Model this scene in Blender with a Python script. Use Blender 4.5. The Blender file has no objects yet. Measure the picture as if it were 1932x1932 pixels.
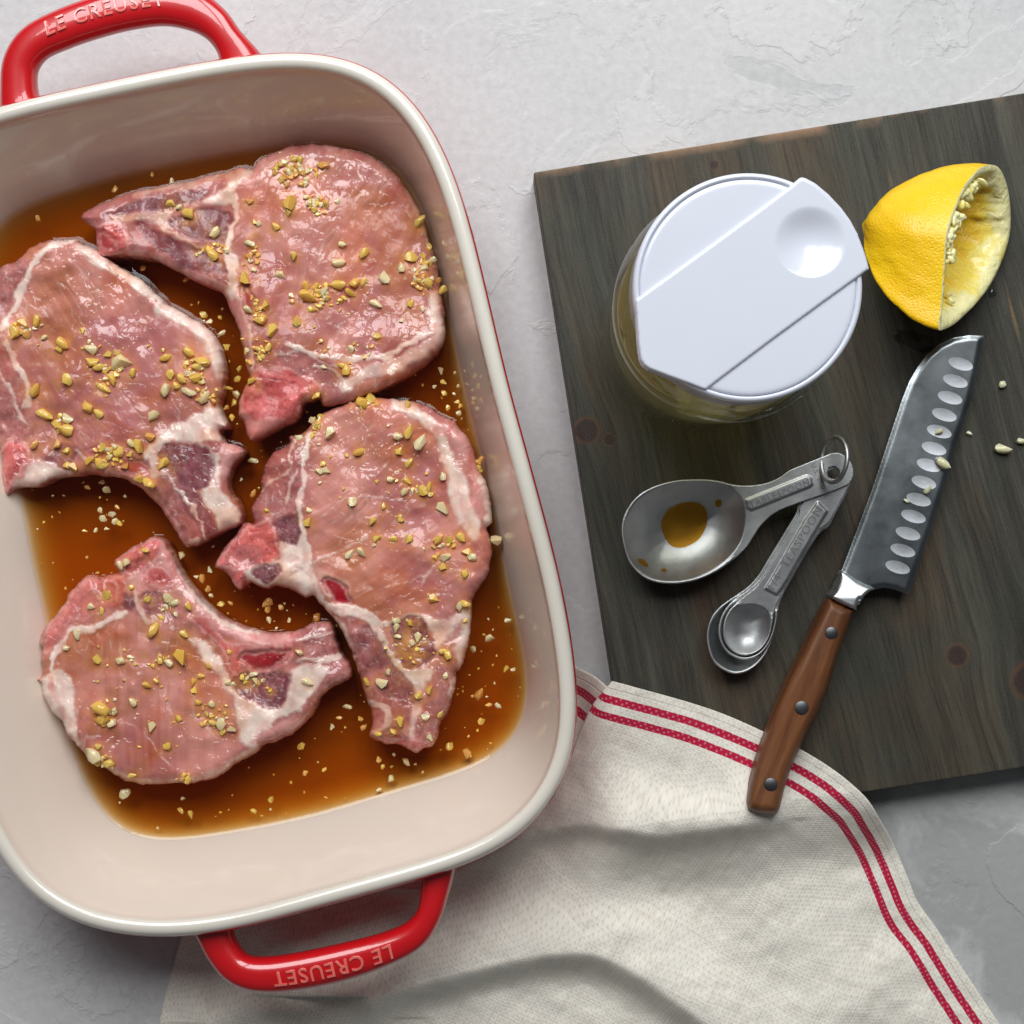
import bpy, bmesh, math, random
import numpy as np
from mathutils import Vector, Matrix
from math import radians, sin, cos, pi
S = bpy.context.scene
COL = S.collection
random.seed(5)
rng = np.random.default_rng(5)

# ------------------------------------------------------------------ camera, world, light
H, F = 0.70, 2900.0            # camera height above the table (m), focal length in 1932-px units


def at(u, v, z):
    return ((u - 966) * (H - z) / F, (966 - v) * (H - z) / F, z)


def atn(P, z):
    P = np.asarray(P, float)
    z = np.broadcast_to(np.asarray(z, float), P.shape[:1])
    return np.c_[(P[:, 0] - 966) * (H - z) / F, (966 - P[:, 1]) * (H - z) / F, z]


cam = bpy.data.cameras.new('camera')
cam.sensor_width = 36
cam.lens = F / 1932 * 36
cam.clip_start = 0.01
cam.clip_end = 50
co = bpy.data.objects.new('camera', cam)
COL.objects.link(co)
co.location = (0, 0, H)
S.camera = co
W = bpy.data.worlds.new('World')
S.world = W
W.use_nodes = True
W.node_tree.nodes['Background'].inputs[0].default_value = (0.90, 0.94, 1.0, 1)
W.node_tree.nodes['Background'].inputs[1].default_value = 0.065
S.view_settings.view_transform = 'Standard'
S.view_settings.look = 'None'
S.view_settings.exposure = 0
S.cycles.use_denoising = True
S.cycles.max_bounces = 10
S.cycles.transparent_max_bounces = 16
S.cycles.caustics_reflective = False
S.cycles.caustics_refractive = False


def window_pane(x, y, z, w, h, power):
    L = bpy.data.lights.new('window_light', 'AREA')
    L.shape = 'RECTANGLE'
    L.size = w
    L.size_y = h
    L.energy = power
    L.color = (0.97, 0.985, 1.0)
    o = bpy.data.objects.new('window_light', L)
    COL.objects.link(o)
    o.location = (x, y, z)
    d = Vector((0.0, 0.0, 0.05)) - Vector((-0.05, y, z))
    o.rotation_euler = d.to_track_quat('-Z', 'Y').to_euler()
    return o


window_pane(-0.40, 0.92, 1.08, 0.60, 0.95, 14.0)
window_pane(0.30, 0.92, 1.08, 0.60, 0.95, 14.0)


# ------------------------------------------------------------------ material helpers
def lin(c):
    return tuple(((x / 255) / 12.92 if x / 255 <= .04045 else ((x / 255 + .055) / 1.055) ** 2.4) for x in c)


class NT:
    def __init__(s, name):
        s.m = bpy.data.materials.new(name)
        s.m.use_nodes = True
        s.t = s.m.node_tree
        s.b = s.t.nodes['Principled BSDF']
        s.out = s.t.nodes['Material Output']

    def n(s, typ, **kw):
        nd = s.t.nodes.new(typ)
        for k, v in kw.items():
            if k.startswith('_'):
                setattr(nd, k[1:], v)
            else:
                key = int(k[1:]) if k[0] == 'i' and k[1:].isdigit() else k.replace('__', ' ')
                s.set(nd.inputs[key], v)
        return nd

    def set(s, sock, v):
        if isinstance(v, bpy.types.NodeSocket):
            s.t.links.new(v, sock)
        elif isinstance(v, bpy.types.Node):
            s.t.links.new(v.outputs[0], sock)
        else:
            if sock.type == 'RGBA' and len(v) == 3:
                v = (*v, 1)
            sock.default_value = v

    def p(s, **kw):
        for k, v in kw.items():
            s.set(s.b.inputs[k.replace('__', ' ')], v)
        return s

    def obj(s, rot=0, scale=(1, 1, 1)):
        tc = s.n('ShaderNodeTexCoord')
        mp = s.n('ShaderNodeMapping', Vector=tc.outputs['Object'])
        mp.inputs['Rotation'].default_value = (0, 0, rot)
        mp.inputs['Scale'].default_value = scale
        return mp.outputs[0]

    def noise(s, vec, scale, detail=4, rough=.5, dist=0.0, col=False):
        nd = s.n('ShaderNodeTexNoise', Vector=vec, Scale=float(scale), Detail=float(detail), Roughness=float(rough), Distortion=float(dist))
        return nd.outputs[1 if col else 0]

    def ramp(s, fac, stops):
        nd = s.n('ShaderNodeValToRGB', Fac=fac)
        e = nd.color_ramp.elements
        while len(e) < len(stops):
            e.new(.5)
        for el, (p, c) in zip(e, stops):
            el.position = p
            el.color = (*c, 1) if not isinstance(c, (int, float)) else (c, c, c, 1)
        return nd.outputs[0]

    def mix(s, f, a, b, mode='MIX'):
        nd = s.n('ShaderNodeMix', _data_type='RGBA', _blend_type=mode)
        s.set(nd.inputs[0], f)
        s.set(nd.inputs[6], a)
        s.set(nd.inputs[7], b)
        return nd.outputs[2]

    def math(s, op, a, b=0.0, c=0.0):
        nd = s.n('ShaderNodeMath', _operation=op)
        s.set(nd.inputs[0], a)
        s.set(nd.inputs[1], b)
        s.set(nd.inputs[2], c)
        return nd.outputs[0]

    def bump(s, h, dist, strength=1.0, normal=None):
        nd = s.n('ShaderNodeBump', Height=h, Distance=float(dist), Strength=float(strength))
        if normal is not None:
            s.set(nd.inputs['Normal'], normal)
        return nd.outputs[0]


def plain(name, col, rough=.4, metal=0.0, coat=0.0, coat_r=.05, spec=.5, sss=0.0, var=.06, vs=60, bump=0.0, bs=400):
    m = NT(name)
    v = m.obj()
    n = m.noise(v, vs, 5, .6)
    c1 = tuple(min(1, x * (1 + var)) for x in col)
    c0 = tuple(x * (1 - var) for x in col)
    m.p(Base__Color=m.ramp(n, [(.3, c0), (.7, c1)]), Metallic=metal, Coat__Weight=coat, Coat__Roughness=coat_r, Specular__IOR__Level=spec)
    m.p(Roughness=m.ramp(n, [(.3, max(0, rough - .05)), (.7, rough + .05)]))
    if sss:
        m.p(Subsurface__Weight=sss, Subsurface__Scale=.003)
        m.b.inputs['Subsurface Radius'].default_value = (1, .6, .4)
    if bump:
        m.p(Normal=m.bump(m.noise(v, bs, 4, .6), bump))
    return m.m


# ------------------------------------------------------------------ object helpers
def link(name, me, mats=None, parent=None):
    o = bpy.data.objects.new(name, me)
    COL.objects.link(o)
    if mats is not None:
        for m in (mats if isinstance(mats, (list, tuple)) else [mats]):
            me.materials.append(m)
    if parent is not None:
        o.parent = parent
    return o


def meshobj(name, V, Fc, mat, parent=None, smooth=True, mi=None):
    me = bpy.data.meshes.new(name)
    V = [tuple(map(float, v)) for v in V]
    if parent is not None and parent.location.length > 0:
        L = parent.location
        V = [(v[0] - L.x, v[1] - L.y, v[2] - L.z) for v in V]
    me.from_pydata(V, [], [tuple(map(int, f)) for f in Fc])
    me.validate()
    if smooth:
        me.shade_smooth()
    o = link(name, me, mat, parent)
    if mi is not None:
        me.polygons.foreach_set('material_index', np.asarray(mi, np.int32))
    return o


def tag(o, label=None, cat=None, group=None, kind=None):
    for k, v in (('label', label), ('category', cat), ('group', group), ('kind', kind)):
        if v:
            o[k] = v
    return o


def empty(name, loc, label, cat, group=None):
    o = bpy.data.objects.new(name, None)
    o.empty_display_size = .01
    COL.objects.link(o)
    o.location = loc
    return tag(o, label, cat, group)


def spline(P, n=8, closed=True):
    P = np.asarray(P, float)
    N = len(P)
    out = []
    rngi = range(N if closed else N - 1)
    for i in rngi:
        if closed:
            p0, p1, p2, p3 = P[i - 1], P[i], P[(i + 1) % N], P[(i + 2) % N]
        else:
            p0, p1, p2, p3 = P[max(i - 1, 0)], P[i], P[i + 1], P[min(i + 2, N - 1)]
        for k in range(n):
            t = k / n
            out.append(.5 * (2 * p1 + (p2 - p0) * t + (2 * p0 - 5 * p1 + 4 * p2 - p3) * t * t + (3 * p1 - p0 - 3 * p2 + p3) * t ** 3))
    if not closed:
        out.append(P[-1])
    return np.array(out)


def resample(P, n, closed=False):
    P = np.asarray(P, float)
    if closed:
        P = np.r_[P, P[:1]]
    s = np.r_[0, np.cumsum(np.linalg.norm(np.diff(P, axis=0), axis=1))]
    t = np.linspace(0, s[-1], n + (1 if closed else 0))
    R = np.c_[tuple(np.interp(t, s, P[:, k]) for k in range(P.shape[1]))]
    return R[:-1] if closed else R


def segdist(X, Y, P, closed=False, near=False):
    P = np.asarray(P, float)
    Q = np.r_[P, P[:1]] if closed else P
    best = np.full(X.shape, 1e18)
    bx = np.zeros(X.shape)
    by = np.zeros(X.shape)
    for a, b in zip(Q[:-1], Q[1:]):
        d = b - a
        L = (d ** 2).sum()
        if L < 1e-20:
            continue
        t = np.clip(((X - a[0]) * d[0] + (Y - a[1]) * d[1]) / L, 0, 1)
        px, py = a[0] + t * d[0], a[1] + t * d[1]
        q = (X - px) ** 2 + (Y - py) ** 2
        m = q < best
        best = np.where(m, q, best)
        bx = np.where(m, px, bx)
        by = np.where(m, py, by)
    D = np.sqrt(best)
    return (D, bx, by) if near else D


def inside(X, Y, P):
    P = np.asarray(P, float)
    r = np.zeros(X.shape, bool)
    x0, y0 = P[-1]
    for x1, y1 in P:
        c = (y1 > Y) != (y0 > Y)
        with np.errstate(divide='ignore', invalid='ignore'):
            xi = (x0 - x1) * (Y - y1) / (y0 - y1) + x1
        r ^= c & (X < xi)
        x0, y0 = x1, y1
    return r


def sdist(X, Y, P):
    d, bx, by = segdist(X, Y, P, True, True)
    s = np.where(inside(X, Y, P), 1.0, -1.0)
    return d * s, bx, by


def vnoise(x, y, seed=0):
    xi, yi = np.floor(x).astype(np.int64), np.floor(y).astype(np.int64)
    fx, fy = x - xi, y - yi
    fx, fy = fx * fx * (3 - 2 * fx), fy * fy * (3 - 2 * fy)

    def h(a, b):
        n = (a * 374761393 + b * 668265263 + seed * 1274126177) & 0x7fffffff
        n = ((n ^ (n >> 13)) * 1274126177) & 0x7fffffff
        return ((n ^ (n >> 16)) & 0xffff) / 65535.0
    return (h(xi, yi) * (1 - fx) + h(xi + 1, yi) * fx) * (1 - fy) + (h(xi, yi + 1) * (1 - fx) + h(xi + 1, yi + 1) * fx) * fy


def fbm(x, y, o=4, seed=0, g=.5):
    s, a, t = 0, 1, 0
    for k in range(o):
        s = s + a * vnoise(x * 2 ** k + 17.3 * k, y * 2 ** k + 5.1 * k, seed + k)
        t += a
        a *= g
    return s / t - .5


def smooth(a, b, x):
    t = np.clip((x - a) / (b - a), 0, 1)
    return t * t * (3 - 2 * t)


def grid_in(outline, sp, holes=()):
    """Grid of cells inside an outline (1932-px units); border vertices are pulled onto the outline."""
    O = np.asarray(outline, float)
    x0, y0 = O.min(0) - 2 * sp
    x1, y1 = O.max(0) + 2 * sp
    xs, ys = np.arange(x0, x1, sp), np.arange(y0, y1, sp)
    X, Y = np.meshgrid(xs, ys)
    D, bx, by = sdist(X, Y, O)
    for h in holes:
        Dh, hx, hy = sdist(X, Y, h)
        m = -Dh < D
        D = np.where(m, -Dh, D)
        bx = np.where(m, hx, bx)
        by = np.where(m, hy, by)
    ins = D > 0
    c = ins[:-1, :-1].astype(int) + ins[1:, :-1] + ins[:-1, 1:] + ins[1:, 1:]
    cell = c >= 1
    use = np.zeros(X.shape, bool)
    use[:-1, :-1] |= cell
    use[1:, :-1] |= cell
    use[:-1, 1:] |= cell
    use[1:, 1:] |= cell
    snap = (D < sp * .35) & use
    X = np.where(snap, bx, X)
    Y = np.where(snap, by, Y)
    D = np.where(snap, 0, D)
    idx = -np.ones(X.shape, int)
    idx[use] = np.arange(use.sum())
    j, i = np.nonzero(cell)
    Q = np.c_[idx[j, i], idx[j + 1, i], idx[j + 1, i + 1], idx[j, i + 1]]
    P = np.c_[X[use], Y[use]]
    # drop cells that collapsed to nothing
    a = P[Q]
    ar = np.zeros(len(Q))
    for k in range(4):
        ar += a[:, k, 0] * a[:, (k + 1) % 4, 1] - a[:, (k + 1) % 4, 0] * a[:, k, 1]
    Q = Q[np.abs(ar) > sp * sp * .02]
    return P, D[use], Q


def border(Q):
    E = {}
    for q in Q:
        for k in range(4):
            a, b = int(q[k]), int(q[(k + 1) % 4])
            if (b, a) in E:
                del E[(b, a)]
            else:
                E[(a, b)] = 1
    return list(E)


def slab(name, outline, sp, ztop, zbot, mat, parent=None, holes=(), sharp=None):
    """Solid between two height fields ztop(P,D), zbot(P,D) over an outline."""
    P, D, Q = grid_in(outline, sp, holes)
    zt = ztop(P, D)
    zb = zbot(P, D)
    zr = np.where(D > 0, zt, zt)
    top = atn(P, zt)
    bot = top.copy()
    bot[:, 2] = zb
    n = len(P)
    V = np.r_[top, bot]
    B = border(Q)
    Fc = [tuple(q) for q in Q] + [tuple((q + n)[::-1]) for q in Q] + [(b, a, a + n, b + n) for a, b in B]
    o = meshobj(name, V, Fc, mat, parent)
    if sharp:
        o.data.set_sharp_from_angle(angle=radians(sharp))
    return o


def box(name, x0, x1, y0, y1, z0, z1, mat, parent=None, bev=.002):
    bm = bmesh.new()
    bmesh.ops.create_cube(bm, size=1)
    for v in bm.verts:
        v.co = Vector((x0 + (v.co.x + .5) * (x1 - x0), y0 + (v.co.y + .5) * (y1 - y0), z0 + (v.co.z + .5) * (z1 - z0)))
    bmesh.ops.bevel(bm, geom=bm.edges[:], offset=bev, segments=3, affect='EDGES', profile=.6)
    me = bpy.data.meshes.new(name)
    bm.to_mesh(me)
    bm.free()
    return link(name, me, mat, parent)


def lathe(name, prof, cx, cy, mat, parent=None, n=96, closed=False):
    V, Fc = [], []
    for r, z in prof:
        for k in range(n):
            a = 2 * pi * k / n
            V.append((cx + r * cos(a), cy + r * sin(a), z))
    m = len(prof)
    for i in range(m - (0 if closed else 1)):
        for k in range(n):
            j = (i + 1) % m
            Fc.append((i * n + k, i * n + (k + 1) % n, j * n + (k + 1) % n, j * n + k))
    o = meshobj(name, V, Fc, mat, parent)
    bm = bmesh.new()
    bm.from_mesh(o.data)
    bmesh.ops.remove_doubles(bm, verts=bm.verts, dist=1e-6)
    bmesh.ops.recalc_face_normals(bm, faces=bm.faces)
    for f in bm.faces:
        f.smooth = True
    bm.to_mesh(o.data)
    bm.free()
    return o


def sweep(name, C, wid, thk, mat, parent=None, n=20, closed=False, p=2.4, capped=True):
    """Tube with a flattened oval section along world points C; wid sideways, thk up."""
    C = np.asarray(C, float)
    m = len(C)
    V, Fc = [], []
    for i in range(m):
        a = C[(i + 1) % m] if closed or i < m - 1 else C[i]
        b = C[i - 1] if closed or i > 0 else C[i]
        T = Vector(a - b).normalized()
        Sd = T.cross(Vector((0, 0, 1)))
        if Sd.length < 1e-4:
            Sd = Vector((1, 0, 0))
        Sd.normalize()
        U = Sd.cross(T)
        for k in range(n):
            t = 2 * pi * k / n
            c, s = cos(t), sin(t)
            c = math.copysign(abs(c) ** (2 / p), c)
            s = math.copysign(abs(s) ** (2 / p), s)
            V.append(Vector(C[i]) + Sd * (wid[i] / 2 * c) + U * (thk[i] / 2 * s))
    for i in range(m if closed else m - 1):
        j = (i + 1) % m
        for k in range(n):
            Fc.append((i * n + k, i * n + (k + 1) % n, j * n + (k + 1) % n, j * n + k))
    if not closed and capped:
        Fc.append(tuple(reversed(range(n))))
        Fc.append(tuple((m - 1) * n + k for k in range(n)))
    return meshobj(name, V, Fc, mat, parent)


def text_mesh(name, body, size, place, mat, parent, extrude=.0004, space=1.0, bevel=0.0):
    """Raised lettering: flat text turned into a mesh and laid along place(x, y, z)."""
    cu = bpy.data.curves.new(name, 'FONT')
    cu.body = body
    cu.size = size
    cu.extrude = extrude
    cu.bevel_depth = bevel
    cu.space_character = space
    cu.align_x = 'CENTER'
    cu.align_y = 'CENTER'
    cu.resolution_u = 3
    to = bpy.data.objects.new(name, cu)
    COL.objects.link(to)
    dg = bpy.context.evaluated_depsgraph_get()
    me = bpy.data.meshes.new_from_object(to.evaluated_get(dg))
    bpy.data.objects.remove(to)
    L = parent.location if parent else Vector()
    for v in me.vertices:
        v.co = Vector(place(v.co.x, v.co.y, v.co.z)) - L
    me.name = name
    me.materials.clear()
    return link(name, me, mat, parent)


# ------------------------------------------------------------------ materials
def mat_plaster():
    m = NT('plaster')
    v = m.obj()
    w = m.noise(v, 9, 3, .5, 0, True)
    vv = m.n('ShaderNodeVectorMath', _operation='MULTIPLY_ADD', i0=w, i1=(.05, .05, 0), i2=v).outputs[0]
    n1 = m.noise(vv, 9, 9, .55, .3)
    n2 = m.noise(vv, 16, 9, .58, .5)
    st1 = m.ramp(n1, [(.450, 0.0), (.468, 1.0)])
    st2 = m.ramp(n1, [(.562, 0.0), (.572, 1.0)])
    st3 = m.ramp(n2, [(.60, 0.0), (.612, 1.0)])
    st4 = m.ramp(n2, [(.33, 0.0), (.35, 1.0)])
    fine = m.noise(v, 260, 6, .65)
    med = m.noise(vv, 30, 6, .6)
    h = m.math('ADD', m.math('ADD', m.math('MULTIPLY', st1, .5), m.math('MULTIPLY', st2, .55)), m.math('ADD', m.math('MULTIPLY', st3, .35), m.math('MULTIPLY', st4, .25)))
    h = m.math('ADD', h, m.math('ADD', m.math('MULTIPLY', fine, .22), m.math('MULTIPLY', med, 1.2)))
    big = m.noise(v, 5, 4, .55)
    c = m.ramp(big, [(.3, (.50, .50, .50)), (.5, (.585, .58, .575)), (.7, (.64, .63, .62))])
    c = m.mix(m.math('MULTIPLY', st2, .35), c, (.68, .67, .66))
    c = m.mix(m.math('MULTIPLY', st3, .30), c, (.70, .69, .69))
    c = m.mix(m.math('MULTIPLY', m.math('SUBTRACT', 1.0, st4), .45), c, (.40, .41, .41))
    c = m.mix(.25, c, m.ramp(fine, [(.35, (.42, .42, .42)), (.65, (.70, .70, .70))]))
    # the lower right corner of the backdrop is painted darker, with pale scraped patches
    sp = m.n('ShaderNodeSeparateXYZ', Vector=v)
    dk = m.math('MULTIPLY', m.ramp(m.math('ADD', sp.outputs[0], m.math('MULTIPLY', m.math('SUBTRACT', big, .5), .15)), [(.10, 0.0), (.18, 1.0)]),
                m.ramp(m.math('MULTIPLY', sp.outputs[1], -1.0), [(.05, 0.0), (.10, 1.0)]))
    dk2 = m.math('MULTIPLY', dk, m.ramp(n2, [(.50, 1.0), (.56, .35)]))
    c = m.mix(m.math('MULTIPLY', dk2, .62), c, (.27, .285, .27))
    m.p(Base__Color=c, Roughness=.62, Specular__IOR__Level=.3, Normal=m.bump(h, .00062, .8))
    return m.m


def mat_board():
    m = NT('stained_wood')
    v = m.obj()
    sp = m.n('ShaderNodeSeparateXYZ', Vector=v)
    x, y = sp.outputs[0], sp.outputs[1]
    ringsum, warp = None, None
    for kx, ky, r in KNOTS:
        d = m.n('ShaderNodeVectorMath', _operation='DISTANCE', i0=v, i1=(kx, ky, BZ))
        g = m.math('EXPONENT', m.math('MULTIPLY', m.math('DIVIDE', d.outputs[1], r * 2.2), -1.0))
        dx = m.math('SUBTRACT', x, kx)
        wv = m.math('MULTIPLY', g, m.math('MULTIPLY', dx, -.5))
        warp = wv if warp is None else m.math('ADD', warp, wv)
        core = m.ramp(m.math('DIVIDE', m.math('ADD', d.outputs[1], m.math('MULTIPLY', m.math('SUBTRACT', m.noise(v, 220, 3), .5), r * .5)), r * 1.7), [(.42, 1.0), (.58, 0.0)])
        edge = m.ramp(m.math('DIVIDE', d.outputs[1], r * 1.7), [(.40, 0.0), (.52, 1.0), (.66, 0.0)])
        ringsum = (core, edge) if ringsum is None else (m.math('MAXIMUM', ringsum[0], core), m.math('MAXIMUM', ringsum[1], edge))
    low = m.noise(v, 7, 3, .5)
    xw = m.math('ADD', m.math('ADD', x, warp), m.math('MULTIPLY', m.math('ADD', y, m.math('MULTIPLY', low, .12)), .10))
    cv = m.n('ShaderNodeCombineXYZ', X=xw, Y=m.math('MULTIPLY', y, .07), Z=sp.outputs[2]).outputs[0]
    cv2 = m.n('ShaderNodeCombineXYZ', X=xw, Y=m.math('MULTIPLY', y, .035), Z=sp.outputs[2]).outputs[0]
    g1 = m.noise(cv, 75, 10, .74, .08)
    g2 = m.noise(cv2, 520, 8, .8, .0)
    g3 = m.noise(cv, 26, 7, .65, .2)
    spk = m.noise(v, 1300, 3, .7)
    pores = m.noise(cv2, 1100, 3, .6)
    blot = m.noise(v, 14, 6, .6, .6)
    c = m.ramp(g1, [(.32, (.018, .017, .014)), (.46, (.045, .044, .034)), (.58, (.080, .076, .057)), (.72, (.130, .115, .080))])
    brown = m.math('MULTIPLY', m.ramp(g3, [(.47, 0.0), (.60, 1.0)]), m.ramp(blot, [(.40, .15), (.62, 1.0)]))
    c = m.mix(m.math('MULTIPLY', brown, .55), c, (.120, .060, .024))
    green = m.ramp(m.noise(v, 11, 4, .6), [(.48, 0.0), (.64, 1.0)])
    c = m.mix(m.math('MULTIPLY', green, .38), c, (.050, .060, .044))
    c = m.mix(m.ramp(g2, [(.32, .85), (.52, 0.0)]), c, (.014, .012, .011))
    c = m.mix(m.math('MULTIPLY', m.ramp(g2, [(.56, 0.0), (.70, 1.0)]), .28), c, (.17, .145, .10))
    c = m.mix(m.math('MULTIPLY', m.math('MULTIPLY', m.ramp(m.noise(cv2, 130, 5, .6), [(.66, 0.0), (.72, 1.0)]), m.ramp(blot, [(.5, 0.0), (.6, 1.0)])), .8), c, (.26, .16, .065))
    c = m.mix(m.math('MULTIPLY', ringsum[1], .55), c, (.16, .065, .025))
    c = m.mix(m.math('MULTIPLY', ringsum[0], .8), c, (.035, .017, .016))
    c = m.mix(m.math('MULTIPLY', m.ramp(spk, [(.40, 0.0), (.68, 1.0)]), .16), c, (.16, .14, .11))
    c = m.mix(m.math('MULTIPLY', m.ramp(spk, [(.30, 1.0), (.46, 0.0)]), .3), c, (.012, .011, .010))
    # worn, paler arrises
    ex = m.math('MINIMUM', m.math('SUBTRACT', x, 0.0), m.math('MULTIPLY', m.math('ADD', y, 0.0), -1.0))
    wr = m.math('MULTIPLY', m.ramp(m.math('ADD', m.math('MULTIPLY', m.math('MULTIPLY', y, -1.0), 1.0), m.math('MULTIPLY', m.math('SUBTRACT', g2, .5), .006)), [(.0008, 1.0), (.0030, 0.0)]), m.ramp(m.noise(v, 28, 5, .6), [(.45, 0.0), (.58, 1.0)]))
    c = m.mix(m.math('MULTIPLY', wr, .75), c, (.36, .22, .13))
    h = m.math('ADD', m.math('MULTIPLY', g2, .8), m.math('ADD', m.math('MULTIPLY', pores, .35), m.math('MULTIPLY', g1, .6)))
    m.p(Base__Color=c, Roughness=m.ramp(g2, [(.3, .62), (.7, .42)]), Specular__IOR__Level=.32, Normal=m.bump(h, .00055, 1.0))
    return m.m


def mat_ceramic(name, col, tint=None):
    m = NT(name)
    v = m.obj()
    n = m.noise(v, 6, 4, .55)
    c = m.ramp(n, [(.3, tuple(x * .97 for x in col)), (.7, tuple(min(1, x * 1.02) for x in col))])
    m.p(Base__Color=c, Roughness=.30, Coat__Weight=1.0, Coat__Roughness=.055, Coat__IOR=1.5)
    m.p(Normal=m.bump(m.noise(v, 55, 3, .5), .00022, .5), Coat__Normal=m.bump(m.noise(v, 38, 4, .5), .0004, .55))
    return m.m


def mat_meat():
    m = NT('raw_pork')
    a = m.n('ShaderNodeAttribute', _attribute_name='col')
    v = m.obj()
    f = m.noise(v, 900, 5, .65)
    c = m.mix(.10, a.outputs[0], m.ramp(f, [(.3, (.25, .06, .05)), (.7, (.95, .72, .66))]), 'SOFT_LIGHT')
    n1 = m.noise(v, 190, 4, .55, .6)
    n2 = m.noise(v, 620, 3, .55)
    n3 = m.noise(v, 46, 3, .5)
    e1 = m.ramp(m.noise(v, 105, 2, .5, .8), [(.52, 0.0), (.60, 1.0)])
    e2 = m.ramp(m.noise(v, 260, 1, .5, .5), [(.60, 0.0), (.70, 1.0)])
    e3 = m.ramp(m.noise(v, 60, 2, .5, 1.0), [(.55, 0.0), (.60, 1.0)])
    h = m.math('ADD', m.math('ADD', e1, m.math('MULTIPLY', e2, .5)), m.math('ADD', m.math('MULTIPLY', e3, .9), m.math('MULTIPLY', n3, .8)))
    # film of marinade: patches where it lies thick are smooth, elsewhere the fibres show
    wet = m.ramp(m.noise(v, 30, 3, .5), [(.42, .25), (.60, 1.0)])
    m.p(Base__Color=c, Roughness=.45, Specular__IOR__Level=.25, Subsurface__Weight=.12, Subsurface__Scale=.0022,
        Coat__Weight=m.math('MULTIPLY', wet, .95), Coat__Roughness=.07, Coat__IOR=1.6)
    m.b.inputs['Subsurface Radius'].default_value = (1, .35, .25)
    m.p(Normal=m.bump(m.math('ADD', n2, m.math('MULTIPLY', f, .5)), .0001, .5), Coat__Normal=m.bump(h, .00052, .9))
    return m.m


def mat_liquid(name, sig, spec=.9, scat=0.0, scol=(.8, .5, .1)):
    """Clear coloured liquid: see-through surface with a Fresnel reflection and an absorbing body."""
    m = NT(name)
    m.t.nodes.remove(m.b)
    tr = m.n('ShaderNodeBsdfTransparent', Color=(1, 1, 1))
    gl = m.n('ShaderNodeBsdfGlossy', Color=(1, 1, 1), Roughness=.02)
    fr = m.n('ShaderNodeFresnel', IOR=1.36)
    v = m.obj()
    bn = m.bump(m.noise(v, 60, 2, .5), .0002, .5)
    m.set(gl.inputs['Normal'], bn)
    m.set(fr.inputs['Normal'], bn)
    g = m.n('ShaderNodeNewGeometry')
    fac = m.math('MULTIPLY', fr, m.math('SUBTRACT', 1.0, g.outputs['Backfacing']))
    mx = m.n('ShaderNodeMixShader', i0=fac, i1=tr.outputs[0], i2=gl.outputs[0])
    m.t.links.new(mx.outputs[0], m.out.inputs['Surface'])
    k = max(sig)
    ab = m.n('ShaderNodeVolumeAbsorption', Color=tuple(1 - s / k for s in sig), Density=float(k))
    last = ab.outputs[0]
    if scat:
        sc = m.n('ShaderNodeVolumeScatter', Color=scol, Density=float(scat))
        last = m.n('ShaderNodeAddShader', i0=ab.outputs[0], i1=sc.outputs[0]).outputs[0]
    m.t.links.new(last, m.out.inputs['Volume'])
    return m.m


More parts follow.
